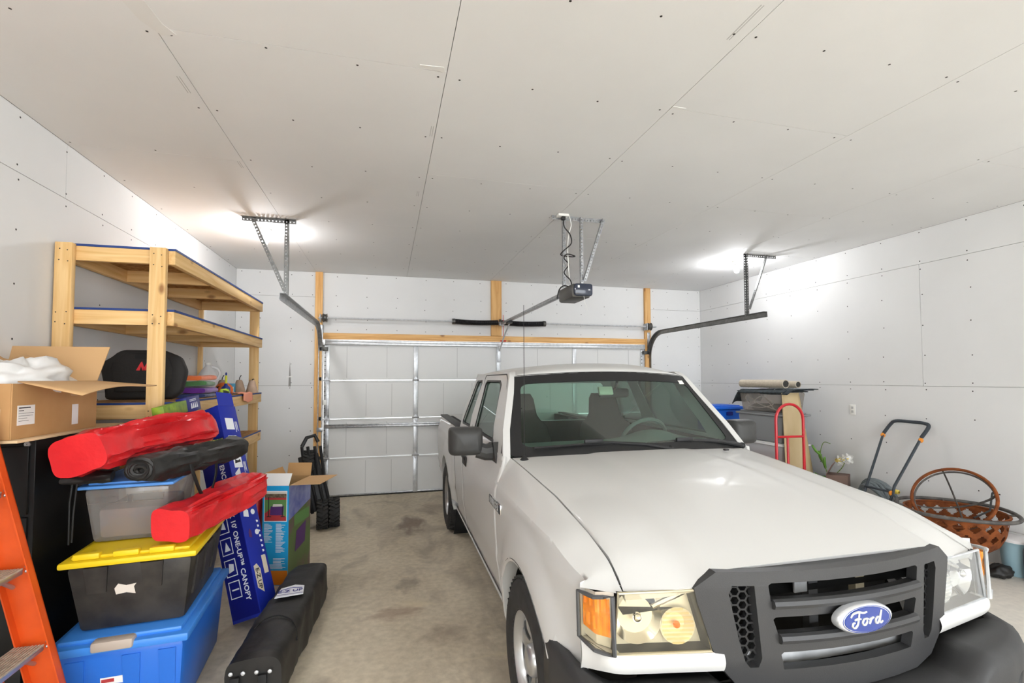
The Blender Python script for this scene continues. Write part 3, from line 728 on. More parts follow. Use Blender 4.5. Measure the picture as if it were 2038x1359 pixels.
# ---- cab sides: pillars and window frames with real openings
def cabv(z): return interp([(1.10,.858),(1.16,.842),(1.30,.812),(1.64,.690),(1.70,.66)],z)
fwin = [(1.93,1.205),(2.70,1.215),(2.845,1.575),(2.79,1.60),(2.28,1.60),(2.21,1.575)]
rwin = [(3.02,1.205),(3.36,1.205),(3.39,1.24),(3.275,1.575),(3.24,1.595),(3.06,1.60),(2.985,1.575),(2.96,1.40)]
fwin = [(1.95,1.205),(2.66,1.21),(2.70,1.225),(2.82,1.575),(2.78,1.60),(2.29,1.60),(2.22,1.57)]
rwin = [(2.93,1.21),(3.33,1.205),(3.36,1.225),(3.27,1.575),(3.24,1.595),(3.03,1.60),(2.99,1.575)]
for sg in (-1,1):
    outer = [(1.59,1.10),(3.47,1.10),(3.47,1.17),(3.37,1.60),(3.33,1.655),(2.13,1.668),(2.055,1.63),(1.60,1.15)]
    b = holed(outer,[fwin,rwin],-.02,.0)
    bisect(b,'y',[1.16,1.30,1.45,1.58])
    for v in b.verts: v.co = Vector((sg*(cabv(v.co.y)+v.co.z*(2.2 if v.co.x < 2.2 else 1)),v.co.x,v.co.y))
    m = MB(); m.merge(b); cs = m.build('cab_side','paint',truck,35)
    def inset(poly, k):
        cx = sum(p[0] for p in poly)/len(poly); cy = sum(p[1] for p in poly)/len(poly); return [(cx+(x-cx)*k,cy+(y-cy)*k) for x,y in poly]
    for nm, poly in (('front_window',fwin),('rear_side_window',rwin)):
        b = holed(inset(poly,1.03),[inset(poly,.95)],-.012,-.004); 
        for v in b.verts: v.co = Vector((sg*(cabv(v.co.y)+v.co.z+.006),v.co.x,v.co.y))
        mm = MB(); mm.merge(b); mm.build('window_seal','trim_black',cs,35)
        b = holed(inset(poly,1.0),[],-.014,-.012)
        for v in b.verts: v.co = Vector((sg*(cabv(v.co.y)+v.co.z),v.co.x,v.co.y))
        mm = MB(); mm.merge(b); mm.build(nm,'side_glass',cs,0)
    # shut line between front door and rear door, and along the A pillar
    mm = MB(); mm.tube([(sg*(cabv(1.17)+.001),1.66,1.17),(sg*(cabv(1.62)+.001),2.085,1.615),(sg*(cabv(1.648)+.001),2.16,1.648),(sg*(cabv(1.645)+.001),2.88,1.645)],.004,5); mm.build('door_seam','trim_black',cs)
    mm = MB(); mm.tube([(sg*(cabv(1.14)+.001),2.80,1.16),(sg*(cabv(1.645)+.001),2.915,1.645)],.003,5); mm.build('door_seam','trim_black',cs)
# roof
def roof(a, b):
    s = 2*b-1; u0 = 1.948+.115*s*s; u = lerp(u0,3.39,a)
    edge = cabv(1.655); z = 1.658+.072*(1-abs(s)**2.6)-.022*ss(.75,1,a)-.012*(1-ss(0,.15,a))
    wz = ws(s,1)[2]-.004; z = lerp(wz,z,math.sqrt(min(1,a/.16))); return (s*lerp(.684,edge,ss(0,.12,a)),u,z)
m = MB(); m.grid(roof,24,24); m.build('roof','paint',truck,60,solid=.015)
# back of the cab with rear window
b = holed([(-.84,1.10),(.84,1.10),(.80,1.3),(.685,1.66),(-.685,1.66),(-.80,1.3)],[rrect(-.62,.62,1.20,1.57,.04)],-.01,.01)
for v in b.verts: v.co = Vector((v.co.x,3.46-.20*max(0,(v.co.y-1.17))+v.co.z,v.co.y))
m = MB(); m.merge(b); bk = m.build('cab_back','paint',truck,30)
m = MB(); m.grid(lambda a,c: (lerp(-.63,.63,a),3.46-.20*(lerp(1.19,1.58,c)-1.17),lerp(1.19,1.58,c)),2,2); m.build('rear_window','windshield_glass',bk,0)
# ---- interior
m = MB(); m.box(-.80,.80,1.7,3.42,.40,.46); m.build('cab_floor','dark_inside',truck,smooth=0)
for sg in (-1,1):
    MB().box(*sorted((sg*.79,sg*.83)),1.75,3.42,.42,1.18).build('door_trim','seat_cloth',truck,smooth=0)
MB().box(-.80,.80,3.40,3.44,.42,1.19).build('rear_cab_trim','seat_cloth',truck,smooth=0)
MB().box(-.80,.80,1.55,1.6,.4,1.10).build('firewall','dark_inside',truck,smooth=0)
def dash(a, b):
    s = 2*a-1; u = lerp(1.62+.03*0+.10*s*s,2.16,b); z = 1.135+.015*(1-s*s)+.035*math.sin(PI*b*.9)
    z += .065*math.exp(-((s-.50)/.24)**2)*ss(.35,.75,b)
    if b > .93: z -= .06
    return (s*.79,u,z)
m = MB(); m.grid(dash,32,14); m.build('dashboard','dash_grey',truck,60)
m = MB(); m.box(-.79,.79,2.10,2.2,.75,1.10,.03); m.build('dash_face','dash_grey',truck)
def seat(x):
    s = MB()
    def back(a, b):
        t = b; ang = 2*PI*a; z = lerp(.78,1.485,t); w = interp([(0,.23),(.45,.25),(.62,.225),(.72,.145),(.95,.125),(1,.10)],t)
        d = interp([(0,.08),(.6,.07),(.72,.05),(1,.035)],t)
        c_, s_ = math.cos(ang), math.sin(ang); sq = lambda q: math.copysign(abs(q)**.55,q)
        return (x+w*sq(c_), 2.66+.18*t+d*sq(s_), z)
    s.grid(back,24,16,cu=True)
    s.bm.faces.new([v for v in s.bm.verts if abs(v.co.z-1.485) < 1e-5])
    b_ = s.build('seat_back','seat_cloth',truck,50,dbl=.0005)
    c = MB(); c.box(x-.26,x+.26,2.15,2.72,.66,.84,.05); c.build('seat_cushion','seat_cloth',truck)
seat(.355); seat(-.42)
sw = MB(); M = T3(.46,2.30,1.13)@RX(rad(-62))
sw.tube([(.19*math.cos(t),.19*math.sin(t),0) for t in [2*PI*k/32 for k in range(32)]],.015,8,True,M)
swo = sw.build('steering_wheel','dash_grey',truck)
c = MB(); c.lathe([(.002,.03),(.06,.025),(.07,0),(.05,-.04),(.03,-.18),(.002,-.18)],16,M); c.tube([(-.18,0,0),(-.05,-.02,.0)],.016,6,False,M); c.tube([(.18,0,0),(.05,-.02,.0)],.016,6,False,M); c.build('wheel_hub','dash_grey',swo)
c = MB(); c.box(-.13,.13,-.02,.02,-.035,.035,.018,M=T3(.13,2.14,1.508)@RZ(.15)); c.tube([(.13,2.13,1.53),(.10,2.02,1.59)],.009,6); c.build('rear_view_mirror','trim_black',truck)
mat('remote_cream','e9ead0',.5)
c = MB(); c.box(-.055,.055,-.012,.012,-.032,.032,.006,M=T3(.045,2.10,1.525)@RX(rad(-25))); c.build('visor_remote','remote_cream',truck)
for sg in (-1,1):
    c = MB(); c.box(sg*.36-.22,sg*.36+.22,2.12,2.30,1.60,1.612,.005); c.build('sun_visor','dash_grey',truck)
MB().grid(lambda a,b: (lerp(-.66,.66,b),lerp(2.1,3.36,a),1.628),2,2).build('headliner','dash_grey',truck,0)
# ---- wipers
for nm, piv, tip, b0, b1 in (('wiper',(.20,1.50,1.178),(-.30,1.545,1.235),(-.66,1.575,1.205),(-.02,1.53,1.215)),('wiper',(.80,1.60,1.165),(.33,1.56,1.222),(.07,1.545,1.212),(.62,1.60,1.208))):
    wo = MB(); wo.tube([piv,tuple(lerp(p,t,.35)+(0,0,.012)[i] for i,(p,t) in enumerate(zip(piv,tip))),tip],[.017,.013,.008],8); wo.sphere(piv,.022,10,6); o = wo.build('wiper_arm','trim_black',truck)
    wb = MB(); md = [(b0[i]+b1[i])/2 for i in range(3)]; wb.tube([b0,(md[0],md[1]-.012,md[2]+.012),b1],.009,6); wb.cbox((tip[0],tip[1]-.012,tip[2]+.005),(.12,.022,.026),.006); wb.build('wiper_blade','trim_black',o)
# ---- antenna
an = MB(); an.lathe([(.026,0),(.026,.008),(.016,.018),(.007,.03),(.003,.032)],14,M=T3(-.735,1.525,1.142),cap0=True); ao = an.build('antenna_base','trim_black',truck)
MB().tube([(-.735,1.525,1.16),(-.742,1.50,1.6),(-.75,1.475,2.04)],[.0025,.002,.0015],6).build('antenna_mast','trim_black',ao)
# ---- mirrors
for sg in (-1,1):
    def mh(a, b):
        ang = 2*PI*a; t = b; sq = lambda q: math.copysign(abs(q)**.26,q)
        k = interp([(0,.55),(.12,.85),(.35,1),(.8,1),(1,.97)],t)
        x = 1.025+.105*k*sq(math.cos(ang)); z = 1.222+.088*k*sq(math.sin(ang))
        return (sg*x, lerp(1.80,1.945,t)+.02*sg*0+ (x-1.0)*.10, z)
    m = MB(); m.grid(mh,28,8,cu=True)
    m.bm.faces.new([v for v in m.bm.verts if abs(v.co.y-(1.80+(abs(v.co.x)-1.0)*.10)) < 1e-4])
    mo = m.build('mirror_housing','mirror_grey',truck,50)
    g = MB(); g.box(sg*1.025-.095,sg*1.025+.095,1.935,1.938,1.14,1.30); g.build('mirror_glass','chrome',mo,0)
    m = MB(); m.tube([(sg*.95,1.87,1.165),(sg*.90,1.86,1.15),(sg*.842,1.86,1.155)],[.05,.052,.06],10); m.prism([(1.72,1.10),(2.0,1.10),(1.95,1.20),(1.80,1.22)],sg*.825,sg*.862,M=Matrix(((0,0,1,0),(1,0,0,0),(0,1,0,0),(0,0,0,1)))); m.build('mirror_arm','mirror_grey',mo)
# ---- badge on fender
for sg in (-1,1):
    m = MB(); m.box(0,.012,1.42,1.72,.868,.925,.004,M=T3(sg*.898-(.006),0,0)); bo = m.build('badge_plate','chrome',truck)
    m = MB(); m.box(0,.013,1.427,1.713,.873,.920,.003,M=T3(sg*.900-.0065+.0006*sg,0,0)); m.build('badge_field','trim_black',bo)
    t = text_bm('RANGER',.056,.0012,shear=.15,bold=.0012); Mx = frame((sg*.9075,1.57,.8965),(0,-1,0) if sg < 0 else (0,1,0),(0,0,1))
    for v in t.verts: v.co.x *= 1.12
    mm = MB(); mm.merge(t,Mx); mm.build('badge_lettering','emblem_silver',bo,0)
# ---- grille
def gface(x, z): return .118+.30*x*x+.05*max(0,z-.95)+ .10*max(0,.72-z)
outer = [(-.472,.998),(-.540,.948),(-.530,.90),(-.488,.76),(-.452,.69),(-.40,.63),(-.31,.605),(.31,.605),(.40,.63),(.452,.69),(.488,.76),(.530,.90),(.540,.948),(.472,.998)]
slots = [[(-.303,.905),(.303,.905),(.310,.955),(.300,.962),(-.300,.962),(-.310,.955)],[(-.280,.798),(.280,.798),(.296,.848),(.288,.855),(-.288,.855),(-.296,.848)],[(-.262,.690),(.262,.690),(.272,.738),(.264,.745),(-.264,.745),(-.272,.738)]]
hexl = [(.355,.955),(.425,.955),(.435,.93),(.405,.78),(.388,.72),(.372,.70),(.345,.70),(.335,.73)]
hexr = [(-x,z) for x,z in reversed(hexl)]
b = holed(outer,slots+[hexl,hexr],0,.035)
bisect(b,'x',[-.5+.1*i for i in range(11)]); bisect(b,'y',[.65,.72,.95])
for v in b.verts: v.co = Vector((v.co.x, gface(v.co.x,v.co.y)+v.co.z*1.0, v.co.y))
m = MB(); m.merge(b); gr = m.build('grille','grille_grey',truck,30)
fl_ = MB(); fl_.grid(lambda a,c: (lerp(-.47,.47,a),gface(lerp(-.47,.47,a),.99)+.004+.09*c,.994-.004*c),12,1); fl_.build('top_flange','grille_grey',gr)
md = gr.modifiers.new('bev','BEVEL'); md.width = .006; md.segments = 2; md.limit_method = 'ANGLE'; md.angle_limit = rad(50)
# raised bars
for z, w_ in ((.880,.30),(.772,.28)):
    m = MB(); m.tube([(x,gface(x,z)-.004,z+.018) for x in [w_*(-1+2*i/12) for i in range(13)]],.016,8); m.build('grille_bar','grille_grey',gr)
def hexmesh(poly):
    m = MB(); s = .0165; xs = [p[0] for p in poly]; zs = [p[1] for p in poly]; h = s*math.sqrt(3)
    def inside(x, z):
        c = False; n = len(poly)
        for i in range(n):
            (x1,z1),(x2,z2) = poly[i],poly[(i+1)%n]
            if (z1 > z) != (z2 > z) and x < (x2-x1)*(z-z1)/(z2-z1)+x1: c = not c
        return c
    i = 0; x = min(xs)-s
    while x < max(xs)+s:
        z = min(zs)-h+(h/2 if i % 2 else 0)
        while z < max(zs)+h:
            if inside(x,z) or inside(x+s*.7,z) or inside(x-s*.7,z):
                P = [(x+s*math.cos(PI*k/3),z+s*math.sin(PI*k/3)) for k in range(6)]; Q = [(x+s*.80*math.cos(PI*k/3),z+s*.80*math.sin(PI*k/3)) for k in range(6)]
                a = [m.bm.verts.new((p[0],gface(*p)+.024,p[1])) for p in P]; c = [m.bm.verts.new((p[0],gface(*p)+.024,p[1])) for p in Q]; d = [m.bm.verts.new((p[0],gface(*p)+.040,p[1])) for p in Q]
                for k in range(6):
                    m.bm.faces.new((a[k],a[(k+1)%6],c[(k+1)%6],c[k])); m.bm.faces.new((c[k],c[(k+1)%6],d[(k+1)%6],d[k]))
            z += h
        x += 1.5*s; i += 1
    return m
for poly in (hexl,hexr): stuff(hexmesh(poly).build('honeycomb_mesh','trim_black',gr,0))
m = MB(); m.box(-.48,.48,.40,.42,.60,.99); m.build('radiator_core','dark_inside',truck,smooth=0)
for x, w_, mm in ((-.215,.022,'radiator'),(-.185,.012,'radiator'),(.02,.02,'radiator'),(.235,.02,'lens_bezel')): MB().box(x-w_,x+w_,.30,.33,.62,.985).build('radiator_support',mm,truck,smooth=0)
m = MB(); m.box(-.10,-.045,.26,.27,.86,.985,.003); m.build('latch_bracket','galv_bright',truck)
m = MB(); m.box(-.42,.42,.20,.27,.66,.728,.008); m.build('cross_member','cross_member',truck)
# emblem
em = MB(); Me = T3(0,.090,.846)@RX(PI/2)
em.lathe([(.001,.012),(.90,.012),(.97,.008),(1.0,0),(1.0,-.016)],48,M=Me@Matrix.Diagonal((.111,.0475,1,1))); eo = em.build('emblem','emblem_silver',truck,40)
e2 = MB(); e2.lathe([(.001,.0145),(.80,.0140),(.815,.0115)],48,M=Me@Matrix.Diagonal((.111,.0475,1,1))); e2.build('emblem_field','emblem_blue',eo,40)
e3 = MB(); e3.tube([(.111*.86*math.cos(t),.0475*.86*math.sin(t),.0125) for t in [2*PI*k/48 for k in range(48)]],.0012,5,True,M=Me); e3.build('emblem_pinstripe','emblem_blue',eo)
# script lettering drawn as strokes
strokes = [ [(-.068,.012),(-.060,.022),(-.040,.026),(-.018,.022),(-.004,.024)], [(-.034,.024),(-.037,.008),(-.042,-.010),(-.052,-.019),(-.062,-.015),(-.060,-.006),(-.052,-.004)], [(-.054,.003),(-.042,.006),(-.028,.005)],
 [(-.006,.004),(-.016,.003),(-.022,-.006),(-.018,-.014),(-.010,-.013),(-.004,-.005),(-.006,.004),(.004,.001)],
 [(.010,.005),(.009,-.006),(.005,-.014)], [(.009,-.005),(.016,.003),(.024,.004)],
 [(.046,.004),(.037,.004),(.030,-.005),(.033,-.014),(.041,-.011),(.048,.004)], [(.055,.024),(.050,.008),(.046,-.010),(.052,-.014),(.060,-.009)] ]
e4 = MB()
for s_ in strokes:
    pth = smoothpath([(x*1.0,y*1.05,.0155) for x,y in s_],5); n = len(pth)
    e4.tube(pth,[.0036*(.55+.45*math.sin(PI*(.12+.76*i/(n-1)))) for i in range(n)],6,M=Me)
e4.build('script_lettering','emblem_silver',eo)
# ---- headlamps, corner lamps, filler panels
for sg in (-1,1):
    lens = 'lens_yellowed' if sg < 0 else 'lens_clear'
    def lf(x): return .200+.19*(x-.48)       # plan line of the lamp face
    def LP(x, z, d=0): return Vector((sg*x, lf(x)-.06*(z-.84)*-1+d, z))
    hl = MB(); hl.grid(lambda a,c: LP(lerp(lerp(.488,.535,c),.790,a),lerp(.752,.936,c),.055),4,4)
    ho = hl.build('headlamp_housing','reflector',truck,20); hl = MB()
    quad = [(.488,.752),(.535,.936),(.775,.932),(.795,.752)]
    for (x0,z0),(x1,z1) in zip(quad,quad[1:]+quad[:1]):
        hl.bm.faces.new(hl.ring([LP(x0,z0,0),LP(x1,z1,0),LP(x1,z1,.086),LP(x0,z0,.086)]))
    hl.build('lamp_shell','trim_black',ho,20)
    fr = (-sg*.19,-1,0); 
    def bowl(cx, cz, r, dep, name, mm, n=28):
        c = MB(); Mb = frame(LP(cx,cz,.030),(1,sg*.195,0),(0,.06,1))      # z axis points out towards -y
        c.lathe([(r*t, -dep*(1-t*t)) for t in (.05,.3,.55,.8,1)],n,M=Mb); return c.build(name,mm,ho,60), Mb
    bo, Mb = bowl(.705,.845,.083,.05,'reflector_bowl','chrome')
    c = MB(); c.sphere((0,0,.0),.017,14,8,M=Mb); c.build('bulb_shield','chrome',bo)
    bo, Mb = bowl(.575,.815,.058,.035,'signal_bowl','reflector')
    c = MB(); c.sphere((0,0,-.008),.012,10,6,M=Mb); c.build('signal_bulb','amber_bulb',bo)
    rb = MB()
    for k in range(9): rb.tube([(-.052*math.cos(math.asin(min(1,abs(-.052+.013*k)/.056))),-.052+.013*k,.003),(.052*math.cos(math.asin(min(1,abs(-.052+.013*k)/.056))),-.052+.013*k,.003)],.0035,5,M=Mb)
    stuff(rb.build('lens_fluting',lens,bo))
    for k in range(3):
        c = MB(); x = .600+.03*k; c.tube([LP(x,.905-.012*k,.02),LP(x-.045,.925-.012*k,.02)],.008,6); c.build('reflector_facet','chrome',ho)
    ln = MB(); ln.grid(lambda a,c: LP(lerp(lerp(.484,.531,c),lerp(.797,.777,c),a),lerp(.748,.939,c),-.004-.010*math.sin(PI*a)*math.sin(PI*c)),12,8); ln.build('headlamp_lens',lens,ho,60)
    bz = MB(); qq = [LP(.486,.750,-.003),LP(.533,.937,-.003),LP(.777,.934,-.003),LP(.796,.750,-.003)]
    bz.tube(qq,.0055,6,True); bz.build('lens_rim','lens_bezel' if sg < 0 else 'galv_bright',ho)
    # corner lamp wrapping to the side
    cpt = lambda a, z, d=0: Vector((sg*(interp([(0,.802),(.5,.855),(1,.878)],a)-d*.6), interp([(0,.244),(.5,.272),(1,.345)],a)+d-.05*(.84-z)*1, z))
    top = lambda a: lerp(.930,.918,a); bot = lambda a: lerp(.752,.775,a)
    c = MB(); c.grid(lambda a,t: cpt(a,lerp(bot(a),top(a),t),.035),8,6); co = c.build('corner_lamp_housing','reflector',truck,40)
    c = MB(); c.grid(lambda a,t: cpt(lerp(.10,.88,a),lerp(lerp(bot(a),top(a),.25),lerp(bot(a),top(a),.92),t),.016+.006*math.sin(9*a*PI)*math.sin(5*t)),14,8); c.build('amber_reflector','amber',co,30)
    c = MB(); c.grid(lambda a,t: cpt(a,lerp(bot(a),top(a),t),-.002),10,6); c.build('corner_lamp_lens',lens if sg < 0 else 'lens_clear',co,60)
    c = MB(); c.tube([cpt(a,top(a)) for a in (0,.25,.5,.75,1)]+[cpt(a,bot(a)) for a in (1,.75,.5,.25,0)],.0075,6,True); c.build('corner_lamp_rim','radiator' if sg < 0 else 'galv_bright',co)
    # white filler strip under the lamps
    def fill(a, t):
        x = lerp(.452,.872,a); ex = ss(.85,1,a); z = lerp(.690,.748,t)+.012*ss(.7,1,a); z = lerp(z, lerp(.672,.765,t), ex)
        y = lf(x)-.012+.05*ss(.8,1,a)**2*1.6-.010*math.sin(PI*t); return (sg*x,y,z)
    c = MB(); c.grid(fill,24,6); c.grid(lambda a,t: (sg*lerp(.452,.872,a),fill(a,1)[1]+.05*t,fill(a,1)[2]+.002),24,1); c.build('headlamp_filler_panel','paint',truck,50,dbl=.0008)
# ---- front bumper: profile swept across the width
def bsec(s):
    """s in -1..1: returns plan point (v,u), top height, depth"""
    a = abs(s); v = .905*math.sin(min(1,a*1.02)*PI/2*.985)*1.0 if a < 1 else .905
    v = interp([(0,0),(.55,.60),(.72,.78),(.80,.85),(.86,.893),(.92,.908),(1,.912)],a)
    u = interp([(0,.0),(.3,.015),(.55,.055),(.66,.09),(.74,.135),(.80,.185),(.86,.27),(.92,.40),(1,.62)],a)
    top = lerp(.605,.672,ss(.36,.46,a))-.012*ss(.8,1,a)
    return math.copysign(v,s), u, top
m = MB(); n = 80; rings = []
for i in range(n+1):
    s = -1+2*i/n; v, u, top = bsec(s); nx = 0
    inn = lambda d: (v*(1-d*.55*abs(s)**3), u+d)
    P = []
    for d, z in ((max(.10,(.26-u)*(1 if abs(s) < .8 else 0)),top-.006),(.045,top),(.012,top-.012),(0,top-.04),(.0,.50),(.012,.45),(.045,.41),(.10,.40)):
        x, y = inn(d); P.append((x,y,z))
    rings.append(m.ring(P))
m.skin(rings,False); fb = m.build('front_bumper','bumper_grey',truck,50)
md = fb.modifiers.new('solid','SOLIDIFY'); md.thickness = .004
for sg in (-1,1):
    c = MB(); Mf = frame((sg*.70,.098,.515),(1,sg*.45,0),(0,0,1)); c.lathe([(.075,.004),(.066,.012),(.055,.006),(.050,-.03),(.002,-.03)],28,M=Mf); c.build('fog_lamp_recess','trim_black',fb)
# ---- wheels
def wheel(v, u, sg):
    r = bpy.data.objects.new('wheel',None); COL.objects.link(r); r.parent = truck; r.location = (v,u,WZ); r.empty_display_size = .05
    Mw = RY(PI/2*sg)       # local z of the lathe points outboard
    t = MB(); W2 = .112
    t.lathe([(.205,-W2+.01),(.24,-W2),(.30,-W2-.004),(.335,-W2+.012),(.350,-W2+.03),(.355,0),(.350,W2-.03),(.335,W2-.012),(.30,W2+.004),(.24,W2),(.205,W2-.01)],56,M=Mw)
    to = t.build('tire','tire',r,50)
    g = MB()
    for row, zz in enumerate((-.082,-.042,0,.042,.082)):
        for k in range(52):
            a = 2*PI*(k+.5*(row % 2))/52; rr = .3535 if abs(zz) < .08 else .3475; M2 = Mw@RZ(a)@T3(rr,0,zz)@RX(.25 if row % 2 else -.25); g.cbox((0,0,0),(.012,.030,.033),0,M2)
    stuff(g.build('tread_blocks','tire',to,0))
    rm = MB(); rm.lathe([(.205,-.09),(.185,-.05),(.18,.05),(.196,.095),(.212,.104),(.216,.100),(.213,.092)],48,M=Mw); ro = rm.build('rim','rim_silver',r,50)
    holes = []
    for k in range(7):
        a0 = 2*PI*k/7; pts = [(.088,.55),(.165,.72),(.172,.0),(.165,-.72),(.088,-.55)]
        holes.append([(rr*math.cos(a0+da*.32),rr*math.sin(a0+da*.32)) for rr, da in pts])
    b = holed(circ(0,0,.188,48),holes,0,.006)
    bmesh.ops.subdivide_edges(b,edges=[e for e in b.edges if e.calc_length() > .06],cuts=1)
    for q in b.verts:
        rr = math.hypot(q.co.x,q.co.y); q.co.z += interp([(0,.045),(.06,.045),(.09,.05),(.14,.066),(.175,.060),(.19,.05)],rr)
    d = MB(); d.merge(b,Mw); d.build('wheel_disc','rim_silver',r,40)
    h = MB(); h.lathe([(.068,.045),(.066,.075),(.055,.088),(.030,.094),(.002,.096)],28,M=Mw); h.build('center_cap','rim_silver',r,40)
    k = MB(); k.lathe([(.17,-.06),(.002,-.06)],24,M=Mw); k.build('brake_drum','radiator',r)
for u in (FW,RW):
    wheel(-.795,u,-1); wheel(.795,u,1)
# ================================================================== LEFT SIDE CLUTTER
from mathutils import noise as mnoise
def nz(p, s, seed=0): return mnoise.noise(Vector(p)*s+Vector((seed*7.3,seed*3.1,seed*1.7)))
mat('cab_black','161616',.38,.2); mat('cab_seam','050505',.7)
mat('cardboard','c49a68',.85,col2='b98e5c',scale=5); mat('cardboard_in','cfa777',.85); mat('cardboard_edge','d9bd94',.9)
mat('paper','efeeea',.7); mat('ink','2b2b2d',.7)
mat('poly_bag','faf9f7',.3,0,trans=.08,ior=1.2,bump=.3,bscale=14)
mat('orange_fiber','e2581a',.42,col2='d24f14',scale=6); mat('alum','b9bbbc',.35,.8); mat('alum_tread','c9bdab',.6,.2,col2='b0a594',scale=40,stretch=(1,1,1))
mat('tote_blue','2c6fd0',.35); mat('tote_blue_lid','3f86dc',.38); mat('tote_tan','b5a79a',.5)
mat('tote_black','24211f',.5,col2='3a3631',scale=9,bump=.1); mat('tote_yellow','e8c61c',.45,col2='b99a2a',scale=7,contrast=(.62,.72)); mat('label_white','d9cfc3',.8)
mat('lid_lightblue','5d9be6',.35)
mat('red_nylon','dd2a2e',.36,bump=.3,bscale=22,col2='d2242a',scale=6); mat('black_nylon','1c1b1a',.55,bump=.25,bscale=16,col2='272523',scale=10)
mat('strap_black','131313',.7); mat('red_strap','cf1f25',.6); mat('photo_green','46683a',.5,col2='c8b45c',scale=30,contrast=(.5,.6))
mat('box_blue','1d2f9e',.4); mat('box_navy','141b78',.4); mat('print_white','eef0f4',.5); mat('print_beige','d8cdb8',.6)
mat('box_cyan','23a3dc',.4); mat('box_orange','f08a1e',.45); mat('box_green','5a6f3e',.45,col2='6d5a52',scale=6,contrast=(.45,.6)); mat('box_violet','5b63a8',.4,col2='9a9fc0',scale=7); mat('box_lime','8fae2c',.5,col2='5b7c28',scale=14)
mat('print_red','b33a3c',.5); mat('print_field','5f8a4c',.5); mat('print_purple','54306a',.5); mat('print_sky','d9d2c4',.5); mat('print_tree','4b4034',.7,col2='7a6a50',scale=60)
glass('clear_plastic','dbd5cf',.20,.12,.05); glass('jug_plastic','f4f4f4',.8,.15,.05)
mat('contents','a58f88',.8,col2='857c86',scale=7)
def plate(parent, name, m, M, poly, t=.0012):
    b = MB(); b.prism(poly,0,t,M); return b.build(name,m,parent,smooth=0)
def lettering(parent, body, size, m, M, **k):
    t = text_bm(body,size,.0006,**k); b = MB(); b.merge(t,M); return stuff(b.build('lettering',m,parent,smooth=0))
R4 = lambda x0,x1,y0,y1: [(x0,y0),(x1,y0),(x1,y1),(x0,y1)]
# ---- file cabinet
CX0, CX1, CY0, CY1, CH = -3.548,-3.16,-4.36,-3.64,1.352
fc = thing('file_cabinet','tall black metal file cabinet under the open cardboard box','cabinet',(0,0,0))
MB().box(CX0,CX1,CY0,CY1,0.0,CH,.004).build('body','cab_black',fc)
for k in range(4):
    z0 = .06+k*.318
    d = MB().box(CX0+.018,CX1-.018,CY0-.014,CY0-.001,z0,z0+.306,.004).build('drawer','cab_black',fc)
    h = MB(); h.box(-3.42,-3.29,CY0-.035,CY0-.0145,z0+.17,z0+.19,.006); h.build('handle','alum',d)
k_ = MB(); k_.lathe([(.012,0),(.012,.006),(.002,.007)],12,M=T3(-3.19,CY0-.001,1.328)@RX(PI/2)); k_.build('lock','alum',fc)
# ---- flat cardboard sheet and open carton on it
sheet = tag(MB().box(-3.55,-3.115,-4.55,-3.70,CH+.0005,CH+.012,.002).build('cardboard_sheet','cardboard_edge'),'flat cardboard sheet on top of black file cabinet','cardboard')
cb = thing('cardboard_box','open cardboard carton with shipping label on top of file cabinet','box',(0,0,CH+.013))
BX0, BX1, BY0, BY1, BZ = -3.545,-3.15,-4.53,-3.92,.238
for nm, a in (('side_panel',(BX1-.005,BX1,BY0,BY1)),('side_panel',(BX0,BX0+.005,BY0,BY1)),('end_panel',(BX0+.006,BX1-.006,BY0,BY0+.005)),('end_panel',(BX0+.006,BX1-.006,BY1-.005,BY1))):
    MB().box(*a,0,BZ).build(nm,'cardboard',cb,smooth=0)
MB().box(BX0+.006,BX1-.006,BY0+.006,BY1-.006,0,.005).build('bottom_panel','cardboard_in',cb,smooth=0)
# flaps: back one stands up, wall-side one stands, right one folds outwards and droops
def flap(M, w, h, m='cardboard_in', skew=0): 
    b = MB(); b.prism([(0,0),(w,0),(w+skew,h),(-skew,h)],0,.005,M); return b.build('flap',m,cb,smooth=0)
flap(frame((BX0+.005,BY0,BZ),(0,1,0),(-.02,0,1)),BY1-BY0,.03)
flap(frame((BX0+.0,BY1-.004,BZ),(1,0,0),(0,.30,1)),BX1-BX0,.205,skew=.03)
b = MB(); b.grid(lambda a,c: (BX1-.003+.235*c+.01*math.sin(3*a)*c, lerp(BY0+.03,BY1,a)+.12*c*a, BZ+.006-.045*c*(1-a)**1.5-.016*c+.012*math.sin(5*a)*c),16,5); b.build('flap','cardboard_in',cb,smooth=30,solid=.005)
plate(cb,'shipping_label','paper',frame((BX1+.0004,BY0+.03,.058),(0,1,0),(0,0,1)),R4(0,.105,0,.085))
for i in range(6): plate(cb,'label_print','ink',frame((BX1+.0018,BY0+.037,.130-.011*i),(0,1,0),(0,0,1)),R4(0,[.07,.03,.09,.085,.05,.06][i],0,[.005,.003,.0015,.0015,.0015,.0015][i]),.0004)
plate(cb,'tape_strip','poly_bag',frame((BX1+.0004,BY1-.21,.03),(0,1,0),(0,0,1)),R4(0,.05,0,.10),.0006)
plate(cb,'shipping_label','paper',frame((BX1-.19,BY0-.0004,.03),(1,0,0),(0,0,1)),R4(0,.15,0,.10))
for z in (.145,.19): 
    plate(cb,'printed_symbol','ink',frame((BX1-.11,BY0-.0004,z),(1,0,0),(0,0,1)),R4(0,.055,0,.035),.0006)
    plate(cb,'printed_symbol','cardboard',frame((BX1-.107,BY0-.0012,z+.003),(1,0,0),(0,0,1)),R4(0,.049,0,.029),.0006)
